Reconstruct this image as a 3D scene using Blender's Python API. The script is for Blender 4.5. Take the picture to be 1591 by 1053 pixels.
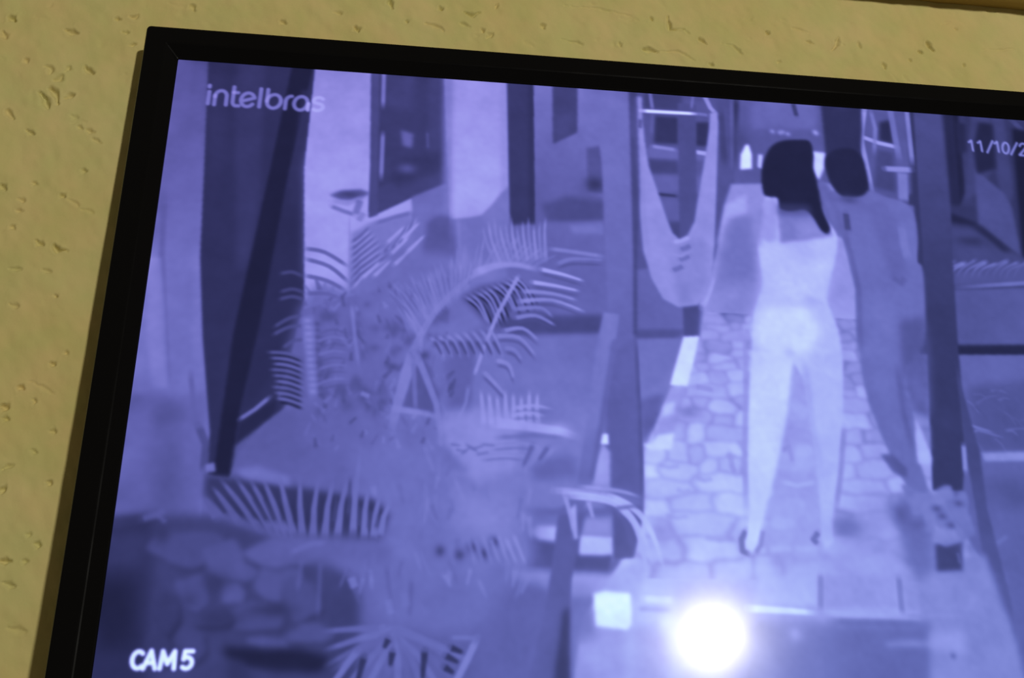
import bpy, bmesh, math, random
import numpy as np
from mathutils import Matrix, Vector

for o in list(bpy.data.objects):
    bpy.data.objects.remove(o, do_unlink=True)
scene = bpy.context.scene
COL = scene.collection

# ------------------------------------------------------------------ camera
# Solved from the television's straight edges (photo taken as 1591 x 1053).
F, CX, CY = 1745.0, 795.5, 526.5
S = 0.574                                    # camera to television front plane, metres
AX = np.array([0.9906002, 0.04181484, 0.13024114])      # television x in camera axes (right, down, forward)
AU = -np.array([0.01982621, 0.8981874, -0.43916547])    # television up
AN = np.cross(AU, AX); AN = AN if AN[2] > 0 else -AN    # into the television
TILT = math.radians(3.3)                     # bottom of the set hangs further off the wall
CT, ST = math.cos(TILT), math.sin(TILT)
GAP_TOP = 0.0225


def tv_ray(px, py):
    r = np.array([(px - CX) / F, (py - CY) / F, 1.0])
    return np.array([r @ AX, r @ AU, r @ AN])


def tv_at(px, py, n):
    r = tv_ray(px, py)
    return r * (n / r[2])


E_TL = tv_at(227.8, 37.8, S)                 # outer top left corner of the set
REC = 0.0065                                 # screen lies this far behind the bezel's ridge
S_TL = tv_at(277.2, 92.6, S + REC)           # top left corner of the picture
SCR_W, SCR_H = 0.699, 0.3932
BZ_L = S_TL[0] - E_TL[0]
BZ_T = E_TL[1] - S_TL[1]
TV_W = SCR_W + 2 * BZ_L
TV_H = SCR_H + BZ_T + 0.030
# world: wall is y = 0, viewer on the -y side, z up
Y_SHIFT = -(E_TL[1] * ST + S * CT) - GAP_TOP
Z_SHIFT = 1.62


def to_world(p):
    x, u, n = p
    return Vector((x, u * ST + n * CT + Y_SHIFT, u * CT - n * ST + Z_SHIFT))


def wdir(p):
    x, u, n = p
    return Vector((x, u * ST + n * CT, u * CT - n * ST))


cam = bpy.data.cameras.new('camera')
cam.sensor_width = 36.0
cam.lens = F / 1591.0 * 36.0
cam.clip_start = 0.02
cam_o = bpy.data.objects.new('camera', cam)
COL.objects.link(cam_o)
right = wdir((AX[0], AU[0], AN[0]))
up = -wdir((AX[1], AU[1], AN[1]))
back = -wdir((AX[2], AU[2], AN[2]))
M = Matrix.Identity(4)
for i in range(3):
    M[i][0], M[i][1], M[i][2] = right[i], up[i], back[i]
M.translation = to_world((0, 0, 0))
cam_o.matrix_world = M
scene.camera = cam_o

# ------------------------------------------------------------------ light
w = bpy.data.worlds.new('room_light')
scene.world = w
w.use_nodes = True
bg = w.node_tree.nodes['Background']
bg.inputs[0].default_value = (1.0, 0.84, 0.56, 1)
bg.inputs[1].default_value = 0.115

# the room's bulb: it stands behind the camera, up and to the right, where its reflection
# on the screen and the set's shadow on the wall both put it
Q = 5.5
pr = tv_at(1101, 992, S + REC)
LAMP = to_world((pr[0] * (1 + Q), pr[1] * (1 + Q), S - Q * S))
ld = bpy.data.lights.new('room_bulb', 'POINT')
ld.energy = 236.0
ld.color = (1.0, 0.96, 0.86)
ld.shadow_soft_size = 0.075
lo = bpy.data.objects.new('room_bulb', ld)
lo.location = LAMP
COL.objects.link(lo)

scene.view_settings.view_transform = 'Standard'
scene.view_settings.look = 'None'
scene.view_settings.exposure = 0.0
scene.view_settings.gamma = 1.0
scene.view_settings.use_curve_mapping = False

RNG = np.random.default_rng(7)
random.seed(7)


# ------------------------------------------------------------------ materials
def new_mat(name):
    m = bpy.data.materials.new(name)
    m.use_nodes = True
    return m, m.node_tree, m.node_tree.nodes['Principled BSDF']


def mat_plaster():
    m, nt, b = new_mat('khaki_plaster')
    N, L = nt.nodes, nt.links
    tc = N.new('ShaderNodeTexCoord')
    n1 = N.new('ShaderNodeTexNoise'); n1.inputs['Scale'].default_value = 9; n1.inputs['Detail'].default_value = 4
    r1 = N.new('ShaderNodeValToRGB')
    r1.color_ramp.elements[0].position = 0.3; r1.color_ramp.elements[0].color = (0.565, 0.472, 0.185, 1)
    r1.color_ramp.elements[1].position = 0.72; r1.color_ramp.elements[1].color = (0.585, 0.525, 0.235, 1)
    n2 = N.new('ShaderNodeTexNoise'); n2.inputs['Scale'].default_value = 42; n2.inputs['Detail'].default_value = 3
    r2 = N.new('ShaderNodeValToRGB')
    r2.color_ramp.elements[0].position = 0.35; r2.color_ramp.elements[0].color = (0.93, 0.97, 0.9, 1)
    r2.color_ramp.elements[1].position = 0.7; r2.color_ramp.elements[1].color = (1.05, 0.98, 1.0, 1)
    mx = N.new('ShaderNodeMixRGB'); mx.blend_type = 'MULTIPLY'; mx.inputs[0].default_value = 1
    L.new(tc.outputs['Object'], n1.inputs['Vector']); L.new(tc.outputs['Object'], n2.inputs['Vector'])
    L.new(n1.outputs['Fac'], r1.inputs[0]); L.new(n2.outputs['Fac'], r2.inputs[0])
    L.new(r1.outputs[0], mx.inputs[1]); L.new(r2.outputs[0], mx.inputs[2])
    L.new(mx.outputs[0], b.inputs['Base Color'])
    n3 = N.new('ShaderNodeTexNoise'); n3.inputs['Scale'].default_value = 120; n3.inputs['Detail'].default_value = 5
    bp = N.new('ShaderNodeBump'); bp.inputs['Strength'].default_value = 0.35; bp.inputs['Distance'].default_value = 0.0015
    L.new(tc.outputs['Object'], n3.inputs['Vector']); L.new(n3.outputs['Fac'], bp.inputs['Height'])
    L.new(bp.outputs[0], b.inputs['Normal'])
    b.inputs['Roughness'].default_value = 0.88
    b.inputs['Specular IOR Level'].default_value = 0.15
    return m


def mat_wood():
    m, nt, b = new_mat('brown_varnished_wood')
    N, L = nt.nodes, nt.links
    tc = N.new('ShaderNodeTexCoord')
    mp = N.new('ShaderNodeMapping'); mp.inputs['Scale'].default_value = (2, 40, 40)
    n1 = N.new('ShaderNodeTexNoise'); n1.inputs['Scale'].default_value = 3; n1.inputs['Detail'].default_value = 6
    r1 = N.new('ShaderNodeValToRGB')
    r1.color_ramp.elements[0].position = 0.35; r1.color_ramp.elements[0].color = (0.38, 0.24, 0.055, 1)
    r1.color_ramp.elements[1].position = 0.7; r1.color_ramp.elements[1].color = (0.48, 0.34, 0.10, 1)
    L.new(tc.outputs['Object'], mp.inputs[0]); L.new(mp.outputs[0], n1.inputs['Vector'])
    L.new(n1.outputs['Fac'], r1.inputs[0]); L.new(r1.outputs[0], b.inputs['Base Color'])
    b.inputs['Roughness'].default_value = 0.5
    return m


def mat_plain(name, col, rough, spec=0.5, metal=0.0, noise=0.0):
    m, nt, b = new_mat(name)
    b.inputs['Base Color'].default_value = (*col, 1)
    b.inputs['Roughness'].default_value = rough
    b.inputs['Specular IOR Level'].default_value = spec
    b.inputs['Metallic'].default_value = metal
    if noise:
        N, L = nt.nodes, nt.links
        tc = N.new('ShaderNodeTexCoord')
        n1 = N.new('ShaderNodeTexNoise'); n1.inputs['Scale'].default_value = 60; n1.inputs['Detail'].default_value = 4
        mr = N.new('ShaderNodeMapRange')
        mr.inputs['To Min'].default_value = max(0.0, rough - noise); mr.inputs['To Max'].default_value = rough + noise
        L.new(tc.outputs['Object'], n1.inputs['Vector']); L.new(n1.outputs['Fac'], mr.inputs['Value'])
        L.new(mr.outputs[0], b.inputs['Roughness'])
    return m


def mat_screen():
    m, nt, b = new_mat('lit_lcd_screen')
    N, L = nt.nodes, nt.links
    at = N.new('ShaderNodeAttribute'); at.attribute_name = 'picture'
    b.inputs['Base Color'].default_value = (0.004, 0.004, 0.006, 1)
    b.inputs['Roughness'].default_value = 0.13
    b.inputs['Specular IOR Level'].default_value = 0.065
    L.new(at.outputs['Color'], b.inputs['Emission Color'])
    b.inputs['Emission Strength'].default_value = 1.0
    return m


M_PLASTER, M_WOOD, M_SCREEN = mat_plaster(), mat_wood(), mat_screen()
M_GLOSS = mat_plain('glossy_black_plastic', (0.0025, 0.0025, 0.003), 0.16, 0.14, noise=0.05)
M_MATT = mat_plain('matt_black_plastic', (0.012, 0.012, 0.012), 0.55, 0.3, noise=0.1)
M_STEEL = mat_plain('dark_steel', (0.08, 0.08, 0.085), 0.4, 0.5, 0.9, noise=0.1)


def link_mesh(name, verts, faces, mat, parent=None, smooth=False):
    me = bpy.data.meshes.new(name)
    me.from_pydata([tuple(v) for v in verts], [], faces)
    me.materials.append(mat)
    if smooth:
        me.polygons.foreach_set('use_smooth', np.ones(len(me.polygons), bool))
    me.update()
    o = bpy.data.objects.new(name, me)
    COL.objects.link(o)
    if parent:
        o.parent = parent
    return o


def box(bm, x0, x1, y0, y1, z0, z1):
    vs = [bm.verts.new((x, y, z)) for x in (x0, x1) for y in (y0, y1) for z in (z0, z1)]
    for f in ((0, 1, 3, 2), (4, 6, 7, 5), (0, 4, 5, 1), (2, 3, 7, 6), (0, 2, 6, 4), (1, 5, 7, 3)):
        bm.faces.new([vs[i] for i in f])


def bm_obj(name, bm, mat, parent=None, bevel=0.0, seg=2):
    bmesh.ops.recalc_face_normals(bm, faces=bm.faces)
    if bevel:
        bmesh.ops.bevel(bm, geom=bm.edges[:], offset=bevel, segments=seg, affect='EDGES', profile=0.6)
    me = bpy.data.meshes.new(name)
    bm.to_mesh(me); bm.free()
    me.materials.append(mat)
    o = bpy.data.objects.new(name, me)
    COL.objects.link(o)
    if parent:
        o.parent = parent
    return o


# ------------------------------------------------------------------ wall
def gauss1(sig):
    r = max(1, int(math.ceil(sig * 3)))
    k = np.exp(-0.5 * (np.arange(-r, r + 1) / sig) ** 2)
    return k / k.sum(), r


def blur(a, sig):
    if sig <= 0.05:
        return a
    k, r = gauss1(sig)
    for ax in (0, 1):
        pad = [(0, 0), (0, 0)]; pad[ax] = (r, r)
        p = np.pad(a, pad, mode='edge')
        out = np.zeros_like(a)
        n = a.shape[ax]
        for i, kv in enumerate(k):
            out += kv * (p[i:i + n] if ax == 0 else p[:, i:i + n])
        a = out
    return a


def hash2(ix, iz, seed):
    h = np.sin(ix * 127.1 + iz * 311.7 + seed * 74.7) * 43758.5453
    return h - np.floor(h)


def vnoise(x, z, seed):
    ix, iz = np.floor(x), np.floor(z)
    fx, fz = x - ix, z - iz
    fx = fx * fx * (3 - 2 * fx); fz = fz * fz * (3 - 2 * fz)
    a = hash2(ix, iz, seed); b = hash2(ix + 1, iz, seed)
    c = hash2(ix, iz + 1, seed); d = hash2(ix + 1, iz + 1, seed)
    return (a * (1 - fx) + b * fx) * (1 - fz) + (c * (1 - fx) + d * fx) * fz


def on_wall(px, py):
    """photo pixel -> point of the wall plane (x, z)"""
    o = to_world((0, 0, 0)); d = wdir(tv_ray(px, py))
    t = -o.y / d.y
    return o.x + d.x * t, o.z + d.z * t


# gouges in the plaster, each a short curved groove: pixel points, half width px, depth mm
GOUGES = [
    ([(62, 143), (70, 158), (73, 165)], 4.5, 2.2), ([(77, 137), (86, 147), (90, 160)], 4.0, 2.4),
    ([(101, 152), (108, 148), (113, 147)], 3.5, 2.0), ([(70, 104), (80, 108), (76, 114)], 3.5, 1.4),
    ([(84, 124), (92, 123), (97, 117)], 4.0, 1.6), ([(103, 110), (109, 104)], 3.5, 1.5),
    ([(131, 101), (137, 110), (143, 113)], 4.0, 2.0), ([(103, 46), (109, 50), (118, 52)], 3.8, 1.8),
    ([(16, 25), (23, 31)], 5.0, 2.4), ([(4, 50), (10, 60)], 4.5, 1.6), ([(38, 90), (42, 98)], 3.0, 1.4),
    ([(182, 30), (187, 31)], 3.6, 1.8), ([(203, 26), (209, 27), (215, 22)], 3.2, 1.6),
    ([(192, 50), (199, 50)], 3.6, 1.4), ([(204, 71), (210, 70)], 3.5, 1.5), ([(296, 8), (304, 16)], 3.6, 1.5),
    ([(10, 170), (20, 186)], 3.0, 1.6), ([(40, 200), (52, 208)], 3.2, 1.6), ([(120, 196), (128, 200)], 3.2, 1.3),
    ([(136, 203), (148, 206)], 3.4, 1.3), ([(145, 215), (157, 222)], 3.0, 1.1), ([(110, 178), (122, 184)], 2.6, 0.9),
    ([(127, 265), (135, 267)], 3.4, 1.4), ([(50, 282), (58, 286)], 3.0, 1.3), ([(95, 302), (100, 306)], 3.8, 2.0),
    ([(30, 310), (38, 313)], 3.2, 1.4), ([(2, 288), (9, 296)], 4.0, 1.8), ([(104, 310), (124, 320)], 2.4, 0.8),
    ([(83, 380), (89, 389), (103, 390)], 3.0, 2.4), ([(56, 375), (64, 381)], 3.4, 1.8), ([(17, 352), (22, 356)], 3.2, 1.3),
    ([(28, 327), (34, 328)], 3.4, 1.2), ([(128, 325), (144, 330)], 2.6, 0.9), ([(86, 458), (89, 461)], 3.0, 1.6),
    ([(14, 418), (32, 420)], 3.0, 1.0), ([(64, 420), (78, 422)], 3.0, 1.0), ([(12, 473), (28, 474)], 3.0, 1.0),
    ([(80, 563), (86, 567)], 3.6, 1.7), ([(30, 602), (37, 606)], 3.6, 2.0), ([(3, 630), (9, 634)], 5.0, 2.2),
    ([(6, 650), (13, 652)], 4.0, 1.8), ([(50, 622), (55, 624)], 3.2, 1.3), ([(100, 550), (104, 548)], 3.2, 1.4),
    ([(45, 590), (85, 612)], 2.2, 0.7), ([(78, 668), (85, 670)], 3.4, 1.4), ([(47, 700), (56, 704)], 3.0, 1.2),
    ([(72, 748), (77, 750)], 3.6, 1.7), ([(0, 760), (5, 762)], 4.4, 2.0), ([(2, 730), (18, 722)], 3.0, 1.2),
    ([(55, 845), (61, 847)], 3.6, 1.6), ([(2, 873), (19, 871)], 3.4, 2.2), ([(36, 872), (43, 873)], 3.4, 1.2),
    ([(4, 906), (22, 911)], 3.2, 1.2), ([(40, 830), (46, 831)], 3.0, 1.0), ([(10, 975), (40, 980)], 3.0, 0.7),
    ([(605, 0), (609, 12)], 3.6, 2.2), ([(683, 8), (687, 12)], 3.8, 2.0), ([(722, 18), (735, 24), (745, 20)], 3.4, 1.9),
    ([(552, 42), (556, 49)], 4.2, 2.3), ([(436, 32), (444, 38)], 3.6, 1.6), ([(518, 17), (530, 20)], 3.0, 1.2),
    ([(632, 31), (634, 34)], 3.4, 1.5), ([(660, 36), (678, 40), (690, 48)], 2.6, 1.2), ([(714, 36), (730, 42)], 3.0, 1.2),
    ([(748, 44), (752, 50)], 3.2, 1.6), ([(757, 58), (765, 52)], 3.0, 1.4), ([(775, 4), (770, 10)], 3.0, 1.4),
    ([(842, 38), (847, 46)], 3.2, 1.6), ([(872, 60), (905, 67)], 2.2, 1.0), ([(876, 8), (930, 13), (980, 25)], 1.6, 0.7),
    ([(1011, 29), (1014, 32)], 3.6, 2.0), ([(1038, 24), (1040, 44), (1054, 46), (1064, 44)], 2.6, 1.9),
    ([(1064, 44), (1070, 52)], 2.0, 1.0), ([(1088, 60), (1098, 69)], 2.8, 1.9), ([(1000, 76), (1022, 79)], 3.2, 2.0),
    ([(1022, 78), (1050, 80), (1068, 87), (1080, 93)], 1.8, 1.0), ([(1120, 68), (1140, 71), (1153, 84)], 2.0, 1.2),
    ([(1190, 50), (1193, 52)], 4.2, 2.0), ([(1103, 98), (1108, 101)], 3.2, 1.6), ([(962, 66), (966, 74)], 3.0, 1.1),
    ([(1303, 58), (1300, 68), (1293, 77)], 2.6, 1.5), ([(1252, 64), (1265, 68)], 2.8, 1.6), ([(1333, 66), (1336, 74)], 3.0, 1.1),
    ([(1441, 66), (1444, 74), (1450, 80)], 3.6, 2.3), ([(1428, 80), (1432, 83)], 3.2, 1.9), ([(1371, 99), (1376, 108)], 3.2, 1.6),
    ([(1496, 101), (1498, 104)], 3.0, 1.5), ([(1411, 92), (1414, 95)], 3.0, 1.3), ([(1485, 44), (1488, 46)], 2.8, 1.0),
    ([(1208, 95), (1213, 97)], 3.0, 1.1), ([(1525, 77), (1575, 77)], 1.8, 0.6), ([(1230, 44), (1262, 52)], 2.0, 0.8),
]

TV_L, TV_R = E_TL[0], E_TL[0] + TV_W
TV_TOP_Z = to_world(E_TL).z
TV_BOT_Z = to_world((0, E_TL[1] - TV_H, S)).z
bx_, bz_ = on_wall(1450, 9.6)
BEAM_Z = bz_ + 0.0015


def wall_height(x, z):
    h = 0.0011 * (vnoise(x * 28, z * 28, 1) - 0.5)
    h += 0.0013 * (vnoise(x * 75, z * 75, 2) - 0.5)
    h += 0.0005 * (vnoise(x * 210 + z * 60, z * 160, 3) - 0.5)
    return h


def groove(X, Z, H, pts, hw, depth):
    pts = np.array(pts)
    lo_, hi_ = pts.min(0) - 3 * hw, pts.max(0) + 3 * hw
    sel = np.where((X > lo_[0]) & (X < hi_[0]) & (Z > lo_[1]) & (Z < hi_[1]))
    if not len(sel[0]):
        return
    x, z = X[sel], Z[sel]
    wx = x + 0.0011 * (vnoise(x * 420, z * 420, 5) - .5) + 0.0014 * (vnoise(x * 190, z * 190, 8) - .5)
    wz = z + 0.0011 * (vnoise(x * 420, z * 420, 6) - .5) + 0.0014 * (vnoise(x * 190, z * 190, 9) - .5)
    q = np.full(x.shape, 99.0)
    seg = np.hypot(*(pts[1:] - pts[:-1]).T); tot = max(seg.sum(), 1e-9); run = 0.0
    skew = 0.25 + 0.5 * hash2(pts[0][0] * 977, pts[0][1] * 613, 3)
    for a, b, sl_ in zip(pts[:-1], pts[1:], seg):
        ab = b - a
        t = np.clip(((wx - a[0]) * ab[0] + (wz - a[1]) * ab[1]) / max(ab @ ab, 1e-12), 0, 1)
        g = (run + t * sl_) / tot
        wd_ = hw * (0.45 + 0.85 * np.exp(-((g - skew) / 0.3) ** 2))
        q = np.minimum(q, np.hypot(wx - a[0] - t * ab[0], wz - a[1] - t * ab[1]) / wd_)
        run += sl_
    H[sel] += -depth * np.exp(-(q ** 2) * 1.1) + 0.12 * depth * np.exp(-((q - 1.8) ** 2) * 2)


PIXM = 0.00039
G_LIST = []
for pts, hw, dp in GOUGES:
    G_LIST.append(([on_wall(*p) for p in pts], hw * PIXM * 1.05, dp * 0.0014))
rg = random.Random(4)
for _ in range(330):                          # the same kind of gouges all over the wall
    gx, gz = rg.uniform(TV_L - 0.33, TV_R + 0.05), rg.uniform(TV_BOT_Z - 0.05, BEAM_Z)
    a, ln = rg.uniform(-1.6, 0.6), 0.0008 + 0.007 * rg.random() ** 2
    bend = rg.uniform(-.5, .5)
    p0 = (gx, gz); p1 = (gx + ln * math.cos(a), gz + ln * math.sin(a))
    p2 = (p1[0] + ln * .7 * math.cos(a + bend), p1[1] + ln * .7 * math.sin(a + bend))
    G_LIST.append(([p0, p1, p2], rg.uniform(0.0007, 0.0022), rg.uniform(0.0001, 0.0007)))

wall_v, wall_f = [], []


def wall_block(x0, x1, z0, z1, step, fade=''):
    nx, nz = max(1, round((x1 - x0) / step)), max(1, round((z1 - z0) / step))
    xs, zs = np.linspace(x0, x1, nx + 1), np.linspace(z0, z1, nz + 1)
    X, Z = np.meshgrid(xs, zs)
    H = wall_height(X, Z)
    for pts, hw, dp in G_LIST:
        groove(X, Z, H, pts, hw, dp)
    if step > 0.003:
        H *= 0.0
    for side, dist in (('l', X - x0), ('r', x1 - X), ('b', Z - z0), ('t', z1 - Z)):
        if side in fade:
            H *= np.clip(dist / (0.03 if side == 'l' else 0.005), 0, 1)
    base = sum(len(v) for v in wall_v)
    wall_v.append(np.stack([X, -H, Z], -1).reshape(-1, 3))
    i = np.arange(nz)[:, None] * (nx + 1) + np.arange(nx)[None] + base
    wall_f.append(np.stack([i, i + 1, i + nx + 2, i + nx + 1], -1).reshape(-1, 4))


def np_mesh(name, V, Fq, mat, smooth=True):
    me = bpy.data.meshes.new(name)
    me.vertices.add(len(V)); me.vertices.foreach_set('co', V.astype(np.float32).ravel())
    me.loops.add(Fq.size); me.loops.foreach_set('vertex_index', Fq.astype(np.int32).ravel())
    me.polygons.add(len(Fq))
    me.polygons.foreach_set('loop_start', np.arange(0, Fq.size, 4, dtype=np.int32))
    me.polygons.foreach_set('loop_total', np.full(len(Fq), 4, np.int32))
    me.update(calc_edges=True)
    me.polygons.foreach_set('use_smooth', np.full(len(Fq), smooth))
    me.materials.append(mat)
    return me


DX = 0.0008
XA0 = TV_L - 0.34
XA1 = XA0 + DX * round(0.354 / DX)
XR = XA0 + DX * round((TV_R + 0.06 - XA0) / DX)
ZB0, ZB1 = TV_TOP_Z - 0.012, BEAM_Z + 0.01
wall_block(XA0, XA1, TV_BOT_Z - 0.02, ZB0, DX, 'lrb')
wall_block(XA0, XR, ZB0, ZB1, DX, 'lrt')
wall_block(XA1, XR, TV_BOT_Z - 0.02, ZB0, 0.05)
wall_block(-2.2, XA0, TV_BOT_Z - 0.02, ZB1, 0.05)
wall_block(XR, 2.6, TV_BOT_Z - 0.02, ZB1, 0.05)
wall_block(-2.2, 2.6, 0.0, TV_BOT_Z - 0.02, 0.1)
wall_block(-2.2, 2.6, ZB1, ZB1 + 0.5, 0.1)
wme = np_mesh('wall_back', np.concatenate(wall_v), np.concatenate(wall_f), M_PLASTER)
wall = bpy.data.objects.new('wall_back', wme)
COL.objects.link(wall)
wall['kind'] = 'structure'
wall['label'] = 'khaki yellow plaster wall with rough gouges behind the television'
wall['category'] = 'wall'

# wooden ledge along the wall above the set
bm = bmesh.new()
box(bm, -2.2, 2.6, -0.045, 0.003, BEAM_Z + 0.002, BEAM_Z + 0.09)
beam = bm_obj('trim_1', bm, M_WOOD, bevel=0.004, seg=3)
beam['kind'] = 'structure'
beam['label'] = 'brown wooden beam along the wall above the television'
beam['category'] = 'trim'

# ------------------------------------------------------------------ television
root = bpy.data.objects.new('television', None)
root.empty_display_size = 0.1
COL.objects.link(root)
XC = E_TL[0] + TV_W / 2
U_BOT = E_TL[1] - TV_H
root.location = to_world((XC, U_BOT, S))
root.rotation_euler = (-TILT, 0, 0)
root['label'] = 'flat television with glossy black bezel showing a violet security camera picture'
root['category'] = 'television'


def loc(x, u, n):
    return (x - XC, n - S, u - U_BOT)


def ring(il, ir, it, ib, y, rad, seg=5):
    x0, x1 = -TV_W / 2 + il, TV_W / 2 - ir
    z0, z1 = ib, TV_H - it
    pts = []
    for cx, cz, a0 in ((x0 + rad, z1 - rad, 90), (x0 + rad, z0 + rad, 180), (x1 - rad, z0 + rad, 270), (x1 - rad, z1 - rad, 0)):
        for k in range(seg):
            a = math.radians(a0 + 90 * k / (seg - 1))
            pts.append((cx + rad * math.cos(a), y, cz + rad * math.sin(a)))
    return pts


# bezel profile: fraction of the way in, depth, corner radius
prof = [(0.0, 0.0150, .0028), (0.0, 0.0030, .0028), (0.012, 0.0012, .0026), (0.04, 0.0003, .0022), (0.08, 0.0, .0018),
        (0.58, 0.0, .0010), (0.62, 0.00008, .0010), (0.655, 0.0004, .0010), (0.69, 0.0010, .0009), (0.95, 0.0052, .0008),
        (0.985, 0.0056, .0006), (1.0, 0.0062, .0005), (1.0, 0.0120, .0005)]
bv, bf = [], []
for fr, y, rad in prof:
    bv += ring(BZ_L * fr, BZ_L * fr, BZ_T * fr, 0.030 * fr, y, rad)
n = 20
for r in range(len(prof) - 1):
    for k in range(n):
        a, b = r * n + k, r * n + (k + 1) % n
        bf.append((a, a + n, b + n, b))
bezel = link_mesh('bezel', bv, bf, M_GLOSS, root)
bm = bmesh.new(); bm.from_mesh(bezel.data)
bmesh.ops.recalc_face_normals(bm, faces=bm.faces)
bm.to_mesh(bezel.data); bm.free()
bezel['label'] = 'glossy black plastic frame round the screen'

# back shell: shallow at the top, deeper below, running parallel to the wall
yt, yb = 0.0165, 0.0165 + TV_H * math.tan(TILT) * 0.95
hv = []
for (ins, z0, z1, y0, y1) in ((0.006, 0.006, TV_H - 0.006, 0.0148, 0.0148), (0.006, 0.006, TV_H - 0.006, 0.0162, 0.0162),
                              (0.045, 0.045, TV_H - 0.045, yb, yt + 0.0012)):
    hv += [(-TV_W / 2 + ins, y1, z1), (-TV_W / 2 + ins, y0, z0), (TV_W / 2 - ins, y0, z0), (TV_W / 2 - ins, y1, z1)]
hf = [(0, 3, 2, 1)]
for r in range(2):
    for k in range(4):
        a, b = r * 4 + k, r * 4 + (k + 1) % 4
        hf.append((a, b, b + 4, a + 4))
hf.append((8, 9, 10, 11))
shell = link_mesh('back_shell', hv, hf, M_MATT, root)

# wall bracket: two hooks between the shell and the wall
ztv = TV_H * 0.55
for sx in (-1, 1):
    bm = bmesh.new()
    d0 = yt + (TV_H - ztv) / TV_H * (yb - yt) - 0.001
    d1 = GAP_TOP / CT + (TV_H - ztv) * math.tan(TILT)
    box(bm, sx * 0.1 - 0.015, sx * 0.1 + 0.015, d0, d1 + 0.0008, ztv - 0.10, ztv + 0.10)
    bm_obj('wall_bracket', bm, M_STEEL, root)

# ------------------------------------------------------------------ the picture on the screen
# Painted on a canvas that covers the whole 16:9 panel; every cell of the canvas becomes a flat lit
# quad of the panel. Pixel coordinates of the photograph are only used to find points of the panel.
CW, CH = 1120, 630
tone = np.full((CH + 1, CW + 1), 88.0)
lab = np.zeros((CH + 1, CW + 1), np.int32)
LABELS = {}


def cv(pts):
    out = []
    for p in pts:
        q = tv_at(p[0], p[1], S + REC)
        out.append(((q[0] - S_TL[0]) / SCR_W * CW, (S_TL[1] - q[1]) / SCR_H * CH))
    return np.array(out)


def lid(name, text=None):
    key = (name, text)
    if key not in LABELS:
        LABELS[key] = len(LABELS) + 1
    return LABELS[key]


def smooth_pts(p, closed=True, k=6):
    p = np.array(p, float); n = len(p); out = []
    for i in range(n if closed else n - 1):
        if closed:
            a, b, c, d = p[(i - 1) % n], p[i], p[(i + 1) % n], p[(i + 2) % n]
        else:
            a, b, c, d = p[max(i - 1, 0)], p[i], p[i + 1], p[min(i + 2, n - 1)]
        for t in np.arange(k) / k:
            out.append(0.5 * ((2 * b) + (-a + c) * t + (2 * a - 5 * b + 4 * c - d) * t * t + (-a + 3 * b - 3 * c + d) * t ** 3))
    if not closed:
        out.append(p[-1])
    return np.array(out)


def comp(m, x0, y0, tn, alpha, L):
    h, w_ = m.shape
    sl = (slice(y0, y0 + h), slice(x0, x0 + w_))
    m = np.clip(m * alpha, 0, 1)
    tone[sl] = tone[sl] * (1 - m) + tn * m
    if L is not None:
        lab[sl][m > min(0.5, alpha * 0.5)] = L


def poly(pts, tn, bl=1.0, al=1.0, L=None, sm=False, grad=None):
    """fill a polygon; grad = ((x, y, tone), (x, y, tone)) linear"""
    if sm:
        pts = smooth_pts(pts)
    c = cv(pts)
    pad = int(3 * bl) + 3
    x0, y0 = np.maximum(np.floor(c.min(0)).astype(int) - pad, 0)
    x1, y1 = np.minimum(np.ceil(c.max(0)).astype(int) + pad + 1, (CW + 1, CH + 1))
    if x1 <= x0 or y1 <= y0:
        return
    X, Y = np.meshgrid(np.arange(x0, x1, dtype=float), np.arange(y0, y1, dtype=float))
    m = np.zeros(X.shape)
    for ox, oy in ((-.25, -.25), (.25, -.25), (-.25, .25), (.25, .25)):
        ins = np.zeros(X.shape, bool)
        xx, yy = X + ox, Y + oy
        for a, b in zip(c, np.roll(c, -1, 0)):
            if a[1] == b[1]:
                continue
            cr = ((a[1] > yy) != (b[1] > yy)) & (xx < (b[0] - a[0]) * (yy - a[1]) / (b[1] - a[1]) + a[0])
            ins ^= cr
        m += ins * 0.25
    m = blur(m, bl * 0.72)
    if grad:
        g = cv([grad[0][:2], grad[1][:2]])
        d = g[1] - g[0]
        t = np.clip(((X - g[0][0]) * d[0] + (Y - g[0][1]) * d[1]) / (d @ d), 0, 1)
        tn = grad[0][2] * (1 - t) + grad[1][2] * t
    comp(m, x0, y0, tn, al, L)


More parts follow.
